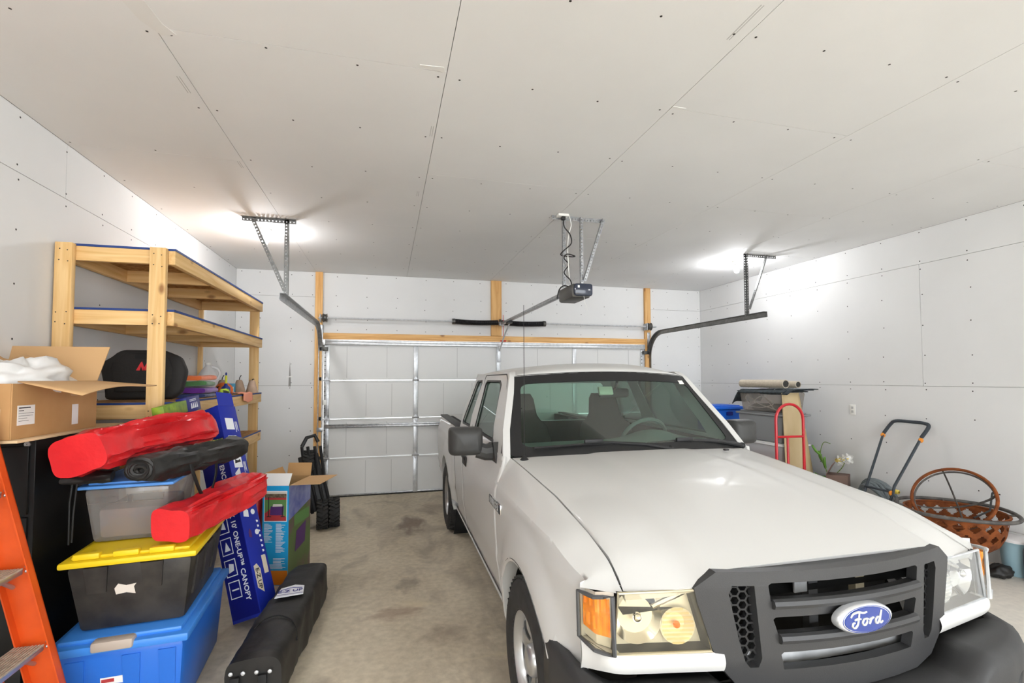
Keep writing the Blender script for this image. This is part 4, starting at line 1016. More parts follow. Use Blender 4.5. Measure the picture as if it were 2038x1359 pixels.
# white plastic bag bulging from the carton
def blob(c, r, amp, sc, seed, n=40, m=20, floor=None):
    b = MB(); rings = []
    for j in range(m+1):
        t = PI*j/m; row = []
        for k in range(n):
            d = Vector((math.sin(t)*math.cos(2*PI*k/n),math.sin(t)*math.sin(2*PI*k/n),-math.cos(t)))
            q = 1+amp*nz(d,sc,seed)+amp*.5*abs(nz(d,sc*2.7,seed+3))
            p = Vector((c[0]+r[0]*d.x*q,c[1]+r[1]*d.y*q,c[2]+r[2]*d.z*q))
            if floor is not None: p.z = max(p.z,floor)
            row.append(p)
        rings.append(b.ring(row))
    b.skin(rings); return b
pb = blob((0,0,0),(.175,.275,.125),.42,2.6,2); tag(pb.build('plastic_bag','poly_bag',smooth=180,dbl=.0004),'crumpled white plastic bag bulging out of the cardboard carton','plastic bag').location = (-3.345,-4.24,CH+.013+.225)
kp = MB(); kp.grid(lambda a,c: (-3.47+.18*a,-4.33+.35*c,CH+.30+.10*math.sin(PI*c)*(1-.4*a)+.02*math.sin(7*a+5*c)),10,10); kb = tag(kp.build('kraft_paper','cardboard_in',smooth=60,solid=.003),'crumpled brown kraft paper behind the white plastic bag','paper')
# ---- stepladder
sl = thing('stepladder','orange fibreglass stepladder with grey metal treads at left edge','ladder',(0,0,0))
def rail(p0, p1, y0, y1, w, name, m='orange_fiber'):
    d = Vector((p1[0]-p0[0],0,p1[1]-p0[1])); L_ = d.length; M = frame((p0[0],y0,p0[1]),d,(0,1,0)); b = MB()
    # channel section: web plus two flanges
    t = .005; W2 = y1-y0
    b.box(0,L_,W2-t,W2,-w/2,w/2,M=M) if y1 > y0 else None
    b.box(0,L_,0,W2,-w/2,-w/2+t,M=M); b.box(0,L_,0,W2,w/2-t,w/2,M=M)
    return b.build(name,m,sl,smooth=0)
SLX = lambda z: -2.855-.256*z
rail((SLX(0),0.0),(SLX(2.35),2.35),-4.63,-4.595,.11,'front_rail'); rail((SLX(0),0.0),(SLX(2.35),2.35),-5.16,-5.125,.11,'front_rail')
rail((SLX(0)-.15,0.0),(SLX(2.2)-.10,2.2),-4.655,-4.632,.05,'rear_rail'); rail((SLX(0)-.15,0.0),(SLX(2.2)-.10,2.2),-5.12,-5.097,.05,'rear_rail')
for k in range(7):
    z = .245+.309*k; x = SLX(z)
    b = MB(); b.box(x-.055,x+.045,-5.125,-4.632,z-.026,z-.004,.003); st_ = b.build('tread','alum',sl)
    b = MB()
    for q in range(9): b.box(x-.052+.0115*q,x-.045+.0115*q,-5.12,-4.636,z-.005,z)
    stuff(b.build('tread_ribs','alum_tread',st_,smooth=0))
    b = MB(); b.tube([(x+.02,-4.70,z-.03),(x+.015,-4.633,z-.075)],.008,6); b.build('tread_brace','alum',st_)
    for dz in (.0,-.02): b = MB(); b.sphere((x+.044+.0,-4.612,z+dz),.006,8,5); b.build('rivet','alum',st_)
    if k % 2: MB().box(SLX(z)-.16,SLX(z)-.14,-5.10,-4.65,z-.015,z+.015).build('rear_brace','alum',sl,smooth=0)
MB().box(SLX(2.35)-.13,SLX(2.35)+.05,-5.16,-4.595,2.35,2.39,.008).build('top_cap','orange_fiber',sl)
# ---- totes
def tote(name, label, cx, cy, rz, z0, w, d, h, body, lid, lidh=.035, k=.87, handle=None, group=None):
    t = thing(name,label,'storage tote',(cx,cy,z0),rz,group)
    b = MB(); b.taper(-w/2+.02,w/2-.02,-d/2+.02,d/2-.02,0,h-lidh,k,.025); bo = b.build('tub',body,t)
    b = MB()
    for q in (-.27,.27):      # moulded ribs on the ends
        pass
    b = MB(); b.box(-w/2,w/2,-d/2,d/2,h-lidh,h-lidh*.35,.010); b.box(-w/2+.035,w/2-.035,-d/2+.035,d/2-.035,h-lidh*.4,h,.010); lo = b.build('lid',lid,t)
    return t, bo, lo
t1, tb1, tl1 = tote('blue_tote','large blue storage tote on floor under black and yellow tote','',0,0,0,.1,.1,.2,'tote_blue','tote_blue_lid') if False else tote('storage_tote','large blue storage tote with tan latch, bottom of the stack',-2.815,-4.03,rad(4.2),0.0,.545,.825,.455,'tote_blue','tote_blue_lid',.06,.90)
b = MB(); b.box(-.10,.06,-.424,-.36,.405,.452,.012); b.build('latch','tote_tan',tl1)
Mt = frame((-.02,-.3738,.19),(1,0,0),(0,-.1,1))
lb = plate(tb1,'sticker','paper',Mt,R4(-.052,.052,-.07,.085)); plate(lb,'sticker_print','tote_blue',Mt@T3(0,0,.0013),[(-.042,-.01),(.04,.0),(.044,.05),(-.01,.055),(-.045,.035)],.0004); plate(lb,'sticker_print','print_red',Mt@T3(0,0,.0013),R4(-.048,.0,.062,.078),.0004); plate(lb,'sticker_print','box_navy',Mt@T3(0,0,.0013),R4(-.048,-.01,-.062,-.025),.0004)
for q in range(4): plate(lb,'sticker_print','ink',Mt@T3(0,0,.0013),R4(.0+.011*q,.008+.011*q,-.06,-.03),.0004)
for x in (-.19,.02,.16): b = MB(); b.prism([(x,.05),(x+.05,.05),(x+.06,.37),(x-.01,.37)],0,.006,frame((0,-.3528,0),(1,0,0),(0,-.1,1))); b.build('rib','tote_blue',tb1,smooth=0)
t2, tb2, tl2 = tote('storage_tote','dirty black storage tote with yellow lid on the blue tote',-2.795,-4.06,rad(5),.456,.535,.70,.36,'tote_black','tote_yellow',.045,.84)
for x in (-.13,.085): b = MB(); b.prism([(x-.035,.19),(x+.035,.19),(x+.045,.315),(x-.045,.315)],0,.010,frame((0,-.2768,0),(1,0,0),(0,-.168,1))); b.build('latch_recess','tote_black',tb2)
b = MB(); b.prism([(-.04,.17),(.0,.175),(.035,.165),(.03,.20),(.04,.215),(.0,.21),(-.03,.222),(-.045,.20)],0,.0015,frame((-.02,-.2778,0),(1,0,0),(0,-.168,1))); b.build('torn_label','label_white',tb2,smooth=0)
for y in (-.18,.0,.18): b = MB(); b.prism([(y-.05,.10),(y+.05,.10),(y+.055,.29),(y-.055,.29)],0,.008,frame((.2078,0,0),(0,1,0),(.1257,0,1))); b.build('rib','tote_black',tb2)
for x in (-.17,-.02,.12): b = MB(); b.box(x-.05,x+.05,-.33,-.29,.345,.372,.006); b.build('lid_clip','tote_yellow',tl2)
t3, tb3, tl3 = tote('storage_tote','clear storage tote with light blue lid, top of left stack',-2.875,-4.0,rad(5),.817,.40,.52,.30,'clear_plastic','lid_lightblue',.028,.84)
MB().taper(-.14,.14,-.18,.18,.012,.16,.95,.02).build('contents','contents',t3)
for x0, x1 in ((-.16,.0),(.02,.15)): b = MB(); b.tube([(x0,-.2365,.235),(x0,-.2315,.20),(x1,-.2315,.20),(x1,-.2365,.235)],.0025,5); b.build('moulded_line','clear_plastic',tb3)
# ---- soft bags
def bag(name, label, cat, pts, rx, rz, m, e=.7, wr=.006, seed=1, n=28, k=5, group=None, ends=(.95,.95), flat=None, wsc=9, rot=0, fold=0):
    P = smoothpath(pts,k); b = MB(); rings = []; N_ = len(P)
    for i, p in enumerate(P):
        t = (P[min(i+1,N_-1)]-P[max(i-1,0)]).normalized(); X = Vector((0,0,1)).cross(t).normalized()*-1; Z = X.cross(t)*1; Z = Vector((0,0,1))-t*t.z; Z.normalize()
        f = i/(N_-1); s = lerp(ends[0],1,min(1,f/.08)) if f < .08 else lerp(ends[1],1,min(1,(1-f)/.08)); row = []
        sq = lambda q: math.copysign(abs(q)**e,q)
        for a in range(n):
            an = 2*PI*a/n; cx_, cz_ = rx*s*sq(math.cos(an)), rz*s*sq(math.sin(an)); q = p+X*(cx_*math.cos(rot)-cz_*math.sin(rot))+Z*(cx_*math.sin(rot)+cz_*math.cos(rot))
            nn = nz(q,wsc,seed)*wr*2+nz(q,wsc*2.6,seed+2)*wr
            nn += fold*(abs(mnoise.noise(Vector((a*.55+seed,f*2.2+a*.12,seed*.7))))-.25)*min(1,f*9,(1-f)*9)
            d = (q-p).normalized(); q = q+d*nn
            if flat is not None: q.z = max(q.z,flat)
            row.append(q)
        rings.append(b.ring(row))
    b.skin(rings,True,True,True); o = b.build(name,m,smooth=50)
    tag(o,label,cat,group); return o
r1 = bag('folded_chair_bag','long red nylon carry bag lying on top of black bag','bag',[(-2.965,-4.43,1.28),(-2.92,-4.15,1.298),(-2.845,-3.8,1.302),(-2.77,-3.50,1.295)],.118,.088,'red_nylon',.50,.006,3,n=48,k=12,rot=.30,fold=.065,ends=(1.0,.75))
sp = MB(); sp.tube(smoothpath([(-2.87,-4.12,1.345),(-2.90,-4.06,1.375),(-2.88,-3.98,1.372),(-2.85,-3.92,1.345)],5),[.012]*16,6); sp.build('carry_strap','red_strap',r1)
plate(r1,'care_tag','paper',frame((-2.735,-3.75,1.352),(.3,1,0),(-1,.3,.12)),[(0,0),(.10,.01),(.09,.055),(.05,.05),(.01,.06)],.002)
b = MB(); b.grid(lambda a,c: (lerp(-2.69,-2.635,a)+.010*c*0+.017, lerp(-3.86,-3.62,a), 1.215+.035*c),8,2); b.build('photo_print','photo_green',r1,smooth=0)
r2 = bag('folded_chair_bag','long red nylon carry bag lying on the yellow lid','bag',[(-2.62,-4.36,.918),(-2.555,-4.05,.922),(-2.495,-3.8,.928),(-2.445,-3.56,.945)],.088,.076,'red_nylon',.42,.005,8,n=48,k=12,rot=-.05,fold=.06,ends=(1.0,.85))
plate(r2,'care_tag','paper',frame((-2.54,-3.75,.990),(.3,1,.05),(-1,.3,.1)),[(0,0),(.12,.0),(.10,.06),(.02,.05)],.002)
b = MB(); b.grid(lambda a,c: (lerp(-2.432,-2.402,a)+.006*math.sin(PI*c), lerp(-3.80,-3.70,a), .90+.075*c),5,3); b.build('photo_print','photo_green',r2,smooth=0)
bag('folded_chair_bag','red nylon bag end poking up behind blue canopy carton','bag',[(-2.66,-2.70,.02),(-2.66,-2.66,.4),(-2.655,-2.62,.70),(-2.64,-2.60,.83)],.06,.06,'red_nylon',.8,.006,12)
bb = bag('duffel_bag','black nylon duffel bag on light blue lid under red bag','bag',[(-2.755,-4.34,1.188),(-2.68,-4.15,1.188),(-2.61,-3.9,1.188),(-2.54,-3.62,1.188)],.085,.062,'black_nylon',.8,.008,5,n=40,k=10,wsc=11,fold=.03)
b = MB(); sw_ = []
for i in range(60):
    a = i*.42; rr = .058*(1-i/75); sw_.append((-2.755+rr*1.2*math.cos(a)*.9,-4.352-.008*math.sin(a*1.3),1.19+rr*1.1*math.sin(a)*.85))
b.tube(sw_,.010,6); b.build('rolled_opening','black_nylon',bb)
def ribbon(pts, w, wd, k=6):
    P = smoothpath(pts,k); b = MB(); wd = Vector(wd).normalized()*w/2
    b.grid(lambda a,c: tuple(P[min(int(round(a*(len(P)-1))),len(P)-1)]+wd*(2*c-1)),len(P)-1,1); return b
ribbon([(-2.61,-4.17,1.20),(-2.59,-4.17,1.12),(-2.585,-4.07,1.00),(-2.575,-4.0,.975),(-2.57,-3.95,1.0),(-2.56,-3.92,1.10),(-2.57,-3.92,1.20)],.024,(.2,.9,.2)).build('strap','strap_black',bb,smooth=60,solid=.003)
b2 = bag('duffel_bag','limp black bag end with drawstring hanging over clear tote','bag',[(-3.07,-4.27,1.150),(-2.98,-4.27,1.150),(-2.91,-4.25,1.150)],.085,.024,'black_nylon',.9,.006,9,fold=.02)
b = MB(); b.tube([(-3.03,-4.335,1.14),(-3.026,-4.36,1.05),(-3.03,-4.35,.86)],.004,6); b.tube([(-3.012,-4.335,1.14),(-3.01,-4.36,1.0),(-3.018,-4.35,.87)],.004,6); b.build('drawstring','strap_black',b2)
# ---- leaning canopy carton
ax = Vector((-.40,.37,1.38)).normalized(); M = frame((-2.555,-3.475,.012),(1,.14,.29),(0,1,0)); xd = Vector((.87,-.42,0)); xd = (xd-ax*xd.dot(ax)).normalized(); yd = ax.cross(xd)
M = Matrix(((xd.x,yd.x,ax.x,-2.575),(xd.y,yd.y,ax.y,-3.49),(xd.z,yd.z,ax.z,.004-min(0,xd.z*.215,yd.z*.165,xd.z*.215+yd.z*.165)),(0,0,0,1)))
cc = bpy.data.objects.new('canopy_carton',None); COL.objects.link(cc); cc.matrix_world = M; tag(cc,'long blue canopy carton leaning against wooden shelf','box')
CL = 1.44
b = MB(); b.box(0,.215,0,.165,0,CL,.002); b.build('carton','box_blue',cc)
plate(cc,'dark_panel','box_navy',frame((0,-.0004,.02),(1,0,0),(0,0,1)),R4(.004,.211,0,CL-.25),.0006)
lettering(cc,"ENCORE\u2122 10' X 10' ONE-UP\u2122 CANOPY",.050,'print_white',frame((.150,-.0012,.57),(0,0,-1),(1,0,0)),bold=.0010)
for i, z in enumerate((.15,.29,.43,.57)):
    for k2, mm in ((0,'print_white'),(.006,'box_navy')): plate(cc,'icon_frame',mm,frame((.025,-.0012-.0004*(k2>0),z),(1,0,0),(0,0,1)),R4(k2,.085-k2,k2,.11-k2),.0005)
    if i == 0: lettering(cc,'1',.075,'print_white',frame((.068,-.0022,z+.055),(0,0,-1),(1,0,0)),bold=.001)
    else: plate(cc,'icon','print_white',frame((.068,-.0022,z+.055),(1,0,0),(0,0,1)),[[(-.02,-.03),(.02,-.02),(.025,.02),(-.01,.03)],[(-.02,-.03),(.025,-.03),(.0,.03)],[(-.025,-.02),(.02,-.03),(.01,.03),(-.02,.02)]][i-1],.0004)
xb = .2154
plate(cc,'canopy_picture','print_white',frame((xb,.03,.84),(0,1,0),(0,0,1)),[(0,.10),(.05,.14),(.055,.02),(.11,-.04),(.06,.0),(.012,.05)],.0006)
for z in (.80,.66,.52): plate(cc,'icon','print_white',frame((xb,.115,z),(0,1,0),(0,0,1)),circ(0,0,.019,14),.0006)
for z, w_ in ((.66,.05),(.52,.03)): plate(cc,'icon','print_white' if w_ > .04 else 'print_purple',frame((xb,.05,z),(0,1,0),(0,0,1)),[(-w_*.5,-.02),(w_*.4,-.03),(w_*.5,.015),(0,.035),(-w_*.4,.01)],.0006)
plate(cc,'logo_panel','print_beige',frame((xb,.02,.17),(0,1,0),(0,0,1)),[(0,0),(.05,-.04),(.055,.11),(.03,.15),(0,.14)],.0006)
plate(cc,'logo_panel','print_beige',frame((xb,.105,.24),(0,1,0),(0,0,1)),R4(0,.04,0,.12),.0006)
lettering(cc,'E-Z UP',.045,'ink',frame((xb+.0008,.045,.225),(0,0,-1),(0,1,0)),bold=.001)
for i in range(8): plate(cc,'printed_mark','print_white',frame((xb,.128,.60-.034*i),(0,0,-1),(0,1,0)),[(0,0),(.017,.002),(.014,.018),(.003,.016)],.0006)
for z, mm in ((1.13,'print_white'),(1.30-.04,'print_white'),(.98,'print_white')): plate(cc,'parts_picture',mm,frame((xb,.04,z),(0,1,0),(0,0,1)),R4(0,.075,0,.085),.0006)
for z in (1.13,.98): plate(cc,'parts_picture','ink',frame((xb+.0008,.05,z+.03),(0,1,0),(0,0,1)),[(0,0),(.055,.01),(.05,.03),(.03,.02),(.005,.028)],.0005)
for z in (1.32,1.17,1.02):
    for i in range(3): plate(cc,'printed_line','print_white',frame((xb,.125+.009*i,z),(0,0,-1),(0,1,0)),R4(0,[.08,.06,.07][i],0,.004),.0006)
b = MB(); b.box(.2125,.2155,.01,.155,CL,CL+.10); b.build('top_flap','box_blue',cc,smooth=0)
# ---- small green and blue tent carton standing against the shelf
gc = bpy.data.objects.new('tent_carton',None); COL.objects.link(gc); d = Vector((-.02,.62,.05)).normalized()
gc.matrix_world = frame((-2.905,-3.86,1.345),d,(-.15,0,1)); tag(gc,'small green and blue carton lying behind the upper red bag','box')
gc.matrix_world = frame((-2.845,-3.86,1.39),Vector((-.02,.60,.035)),(-.15,0,1))
b = MB(); b.box(0,.36,0,.075,-.06,0,.002); b.build('carton','box_lime',gc); b = MB(); b.box(.361,.60,-.01,.088,-.06,.001,.002); b.build('carton_end','box_navy',gc)
for i in range(4): plate(gc,'printed_mark','print_white',frame((.42+.034*i,.012,.0012),(1,0,0),(0,1,0)),[(0,0),(.026,0),(.019,.036),(.009,.036)],.0006)
for i in range(2): plate(gc,'printed_line','print_white',frame((.41,.060+.009*i,.0012),(1,0,0),(0,1,0)),R4(0,.12,0,.004),.0006)
# ---- cyan wagon carton with open flaps
wc = thing('wagon_carton','tall cyan printed carton with open top flaps beside canopy carton','box',(-2.563,-2.82,0),math.atan2(-.053,.199))
WW, WD, WH = .206,.408,.775
b = MB(); b.box(0,WW,0,.004,0,WH); b.build('front_panel','box_cyan',wc,smooth=0)
b = MB(); b.box(WW-.004,WW,.004,WD,0,WH); b.build('side_panel','box_green',wc,smooth=0)
b = MB(); b.box(0,.004,.004,WD,0,WH); b.build('side_panel','box_cyan',wc,smooth=0)
b = MB(); b.box(.004,WW-.004,WD-.004,WD,0,WH); b.build('back_panel','cardboard',wc,smooth=0); MB().box(.004,WW-.004,.004,WD-.004,0,.005).build('bottom_panel','cardboard',wc,smooth=0)
F = frame((0,-.0004,0),(1,0,0),(0,0,1)); Fs = frame((WW+.0004,0,0),(0,1,0),(0,0,1))
plate(wc,'orange_band','box_orange',F,R4(.002,WW-.002,.004,.115),.0006)
plate(wc,'picture_frame','print_white',F,R4(.012,.194,.495,.735),.0006)
pic = F@T3(0,0,.0007); plate(wc,'wagon_picture','print_red',pic,R4(.017,.189,.50,.73),.0004); p2 = F@T3(0,0,.0012)
plate(wc,'wagon_picture','print_field',p2,R4(.017,.189,.60,.665),.0003); plate(wc,'wagon_picture','print_sky',p2,R4(.017,.189,.685,.73),.0003); plate(wc,'wagon_picture','print_tree',p2@T3(0,0,.0004),R4(.017,.189,.682,.712),.0003); plate(wc,'wagon_picture','print_field',p2,[(.017,.56),(.07,.60),(.017,.60)],.0003); plate(wc,'wagon_picture','print_field',p2,[(.189,.53),(.10,.60),(.189,.60)],.0003)
p3 = p2@T3(0,0,.0008); plate(wc,'wagon_picture','print_purple',p3,[(.06,.545),(.165,.545),(.17,.62),(.065,.615)],.0003); plate(wc,'wagon_picture','print_sky',p3@T3(0,0,.0004),[(.08,.612),(.16,.615),(.155,.632),(.085,.632)],.0003)
for x0, z0, x1, z1 in ((.045,.53,.052,.69),(.155,.53,.162,.62),(.035,.53,.07,.537),(.145,.53,.178,.537)): plate(wc,'wagon_picture','ink',p3@T3(0,0,.0004),R4(x0,x1,z0,z1),.0003)
for col, xw in ((.015,.07),(.108,.082)):
    for i in range(26 if col > .1 else 17):
        wln = xw*(.55+.45*random.random()) if i % 5 else xw*.5
        plate(wc,'printed_line','print_white',F,R4(col,col+wln,.475-.0088*i,.475-.0088*i+.0038),.0006)
for i in range(9): plate(wc,'printed_line','print_white',F,R4(.09 if i < 5 else .04,.09+.1*(.6+.4*random.random()),.205-.0095*i,.209-.0095*i),.0006)
plate(wc,'side_print','box_violet',Fs,[(.004,.50),(.404,.58),(.404,.77),(.004,.77)],.0006); plate(wc,'side_print','print_purple',Fs@T3(0,0,.0008),[(.12,.22),(.30,.25),(.32,.42),(.14,.38)],.0005); plate(wc,'side_print','print_field',Fs@T3(0,0,.0008),R4(.1,.38,.43,.52),.0005)
def wflap(M, w, h, m, k=0): b = MB(); b.prism([(0,0),(w,0),(w-k,h),(k,h)],0,.004,M); return b.build('flap',m,wc,smooth=0)
wflap(frame((0,.0,WH),(1,0,0),(0,.55,1)),WW,.10,'paper',-.004)
wflap(frame((WW,.02,WH+.002),(0,1,0),(1,.0,.04)),WD-.04,.24,'cardboard_in')
wflap(frame((0,WD-.002,WH),(1,0,0),(0,.25,1)),WW,.11,'cardboard'); wflap(frame((.003,.02,WH),(0,1,0),(-.5,0,1)),WD-.04,.09,'cardboard')
# ---- folded black cart with knobbly wheels
fcw = thing('folded_wagon','folded black utility wagon with knobbly wheels beside wagon carton','wagon',(-2.36,-1.42,0),rad(8))
def kwheel(x, y, z, ang):
    r = bpy.data.objects.new('wheel',None); COL.objects.link(r); r.parent = fcw; r.location = (x,y,z); r.rotation_euler = (ang,0,0)
    b = MB(); b.lathe([(.03,-.045),(.09,-.048),(.118,-.035),(.122,0),(.118,.035),(.09,.048),(.03,.045)],28,M=RY(PI/2)); to = b.build('tire','tire',r)
    g = MB()
    for k in range(22):
        for s_ in (-1,1): g.cbox((0,0,0),(.016,.020,.045),.0,RY(PI/2)@RZ(2*PI*(k+.25*s_)/22)@T3(.122,0,.025*s_)@RX(.5*s_))
    stuff(g.build('tread_blocks','tire',to,smooth=0))
    b = MB(); b.lathe([(.002,.05),(.06,.05),(.07,.03)],16,M=RY(PI/2)); b.build('hub','black_plastic',r)
fcw.scale = (1.2,1.2,1.2)
kwheel(.06,.0,.128,0); kwheel(.16,.03,.128,0); kwheel(-.06,.22,.55,.3); kwheel(-.09,.10,.128,0)
for x in (-.02,.03,.09,.14): MB().tube([(x,.0,.14),(x-.06,.10,.40),(x-.10,.17,.72)],.014,8).build('frame_tube','black_plastic',fcw)
MB().box(-.06,.12,-.015,.015,-.02,.5,.008,M=T3(.0,.06,.16)@RY(-.2)@RX(-.3)).build('frame_panel','black_plastic',fcw)
b = MB(); b.tube([(-.12,.17,.72),(-.08,.19,.80),(-.01,.19,.82),(.02,.17,.76)],.018,8); b.build('handle','black_plastic',fcw)
# ---- black roller bag on the floor
rbx = bag('canopy_roller_bag','long black zip roller bag with white logo patch on floor','bag',[(-2.235,-4.42,.138),(-2.215,-4.1,.138),(-2.185,-3.6,.136),(-2.155,-3.13,.125)],.128,.136,'black_nylon',.42,.008,15,n=44,k=14,flat=.002,ends=(.98,.9),wsc=6)
for i, x in enumerate((-2.33,-2.275,-2.215,-2.155)): b = MB(); b.sphere((x,-4.425-.006*i,.215),.010,10,6,(1,.5,1)); b.build('rivet','galv_bright',rbx)
for x in (-2.31,-2.19): b = MB(); b.box(x-.02,x+.02,-4.44,-4.425,.05,.20,.004); b.build('strap_handle','strap_black',rbx)
Mp = frame((-2.195,-3.70,.286),(1,.10,.0),(-.10,1,-.02)); pt = plate(rbx,'logo_patch','print_white',Mp,[(-.085,-.085),(.075,-.075),(.075,.06),(.02,.09),(-.06,.055)],.003)
lettering(pt,'E-Z UP',.048,'box_navy',Mp@T3(-.003,-.008,.0042),bold=.001); b = MB(); b.tube([(-.06,.02,.004),(.01,.045,.004),(.065,.025,.004)],.002,5,M=Mp); b.build('logo_roof_line','box_navy',pt); plate(pt,'logo_rule','box_navy',Mp@T3(0,0,.0031),R4(-.078,.072,-.055,-.050),.0006)
MB().tube(smoothpath([(-2.345,-4.15,.22),(-2.28,-4.06,.280),(-2.2,-4.02,.285),(-2.11,-4.08,.265),(-2.083,-4.15,.2)],5),.004,5).build('seam_piping','strap_black',rbx)
# ================================================================== THINGS ON THE SHELF
def Z3(): return 1.476
mat('seat_black','1f1d1c',.75,bump=.15,bscale=80); mat('logo_red','d8232a',.5)
ss_ = thing('booster_seat','black padded stadium seat with red mark standing on shelf','seat',(0,0,0))
outl = [(-.21,0),(.155,0),(.205,.05),(.228,.19),(.19,.285),(.10,.325),(-.13,.325),(-.165,.305),(-.185,.280),(-.235,.245),(-.245,.20),(-.215,.06)]
Ms = frame((-3.165,-3.33,Z3()+.012),(1,.10,0),(0,.10,1))
b = MB(); b.prism(outl,-.045,.045,Ms,bev=.018); b.build('cushion','seat_black',ss_,smooth=60)
b = MB(); b.prism([(x*.72-.005,.045+y*.78) for x,y in outl],.045,.060,Ms,bev=.006); b.build('front_pad','seat_black',ss_,smooth=60)
b = MB(); b.prism(rrect(-.055,.03,.262,.29,.013),.0605,.066,Ms); b.build('grip_hole','dark_inside',ss_)
b = MB()
for x in (-.045,-.01): b.prism([(x,.185),(x+.02,.185),(x+.026,.215),(x+.034,.185),(x+.05,.185),(x+.03,.245),(x+.022,.235)],.061,.064,Ms)
b.prism([(-.012,.185),(.0,.185),(.0,.20)],.061,.064,Ms); lgo = b.build('red_logo','logo_red',ss_,smooth=0); stuff(lgo)
def towel(label, x, y, z, w, d, h, col, seed, rz=0):
    m = 'towel_'+col; mat(m,col,.95,sheen=.4,bump=.4,bscale=180); b = MB()
    b.grid(lambda a,c: (lerp(-w/2,w/2,c)*(1+.05*nz((a*3,c*3,seed),1.0)), -d/2*math.cos(PI*0)+d*(a), 0),2,2) if False else None
    rings = []
    for i in range(13):
        f = i/12; row = []
        for k in range(20):
            an = 2*PI*k/20; sq = lambda q: math.copysign(abs(q)**.45,q); e = 1-.10*abs(2*f-1)**6
            p = Vector((w/2*e*sq(math.cos(an)), lerp(-d/2,d/2,f), h/2*e*sq(math.sin(an))+h/2)); p.z += .010*nz((p.x*8,p.y*8,seed),1.0); p.x += .012*nz((p.y*9,seed,p.z*9),1.0); p.z = max(p.z,0)
            row.append(p)
        rings.append(b.ring(row))
    b.skin(rings,True,True,True); o = b.build('folded_towel',m,smooth=70); o.location = (x,y,z); o.rotation_euler = (0,0,rz); tag(o,label,'towel','folded towels on shelf'); return o
ty = -2.66; tx = -3.10
towel('folded denim blue towel at bottom of the towel stack',tx,ty,Z3(),.23,.34,.030,'3b4a80',1,.1); towel('folded purple towel in the towel stack on shelf',tx+.01,ty,Z3()+.034,.22,.35,.046,'6b2f94',2,.05); towel('folded green towel in the towel stack on shelf',tx,ty,Z3()+.086,.22,.36,.040,'4f7e4c',3,.12); towel('folded orange towel on top of the towel stack',tx,ty-.01,Z3()+.134,.22,.38,.040,'f0793f',4,.02)
jg = thing('plastic_jug','translucent white gallon jug with cap on shelf','jug',(-3.27,-1.88,Z3()),.3)
b = MB(); b.lathe([(.004,.001),(.07,.001),(.078,.01),(.080,.15),(.074,.19),(.05,.235),(.026,.262),(.020,.275),(.020,.285)],28); b.tube(smoothpath([(.03,0,.262),(.075,0,.245),(.098,0,.20),(.078,0,.14)],5),.012,8); b.build('jug_body','jug_plastic',jg,smooth=60); b = MB(); b.lathe([(.024,.281),(.024,.300),(.002,.300)],18); b.build('cap','white_plastic',jg)
gl_ = MB(); gl_.sphere((0,0,.033),.045,14,8,(1.0,1.5,.72)); mat('lime_knit','b7d93a',.8,col2='38402a',scale=14,contrast=(.5,.55)); o = tag(gl_.build('work_glove','lime_knit',smooth=180),'balled lime green work glove beside towel stack','glove'); o.location = (-2.985,-2.36,Z3()); 
for v in o.data.vertices: v.co.x += .012*nz(v.co,20,4); v.co.z = max(v.co.z+.008*nz(v.co,24,6),0)
cp_ = thing('spray_bottle','small dark blue bottle with yellow tube beside jug','bottle',(-3.02,-2.20,Z3())); b = MB(); b.lathe([(.002,.0),(.036,.0),(.038,.01),(.036,.07),(.015,.09),(.012,.105),(.002,.105)],18); mat('bottle_blue','2b3a86',.4); b.build('bottle_body','bottle_blue',cp_); b = MB(); b.lathe([(.010,.105),(.010,.17),(.004,.178)],10); mat('tube_yellow','d9d83a',.5); b.build('yellow_tube','tube_yellow',cp_); b = MB(); b.lathe([(.007,.178),(.008,.20),(.002,.205)],10); b.build('tip','bottle_blue',cp_)
ob = MB(); mat('hat_orange','e8793a',.85); ob.sphere((0,0,.0),.075,20,10,(1,1.1,.95)); o = ob.build('knit_cap','hat_orange',smooth=180); 
for v in o.data.vertices: v.co.z = max(v.co.z+.008*nz(v.co,15,2),-.04)
o.location = (-3.10,-1.98,Z3()+.041); tag(o,'orange cap with black front lying on shelf','cap'); b = MB(); b.sphere((0,0,0),.062,16,8,(1,.55,.8),M=T3(.0,-.045,-.0)); b.build('black_front','trim_black',o,smooth=180)
for v in o.children[0].data.vertices: v.co.z = max(v.co.z,-.038)
mat('planter_tan','b9a08c',.75,col2='a58d78',scale=12)
for i, (x, y) in enumerate(((-3.26,-1.50),(-3.10,-1.50))):
    ww = thing('shop_light_shade','pale tapered metal cone shade left of blue box on shelf' if i == 0 else 'pale tapered metal cone shades right of blue box on shelf','lamp shade',(x,y,Z3()),0,'cone shades on shelf')
    b = MB(); b.lathe([(.065,0),(.03,.125),(.022,.135),(.002,.137)],4 if False else 20); b.build('shade','planter_tan',ww); b = MB(); b.tube([(0,0,.135),(.0,.01,.16),(.015,.01,.185)],.004,6); b.build('hook','trim_black',ww)
ww = thing('shop_light_shade','pale tapered metal cone shade nearest the end post on shelf','lamp shade',(-3.0,-1.42,Z3()),0,'cone shades on shelf'); b = MB(); b.lathe([(.06,0),(.03,.12),(.022,.13),(.002,.132)],20); b.build('shade','planter_tan',ww); b = MB(); b.tube([(0,0,.13),(.01,.0,.145),(.02,.0,.14)],.006,6); b.build('hook','trim_black',ww)
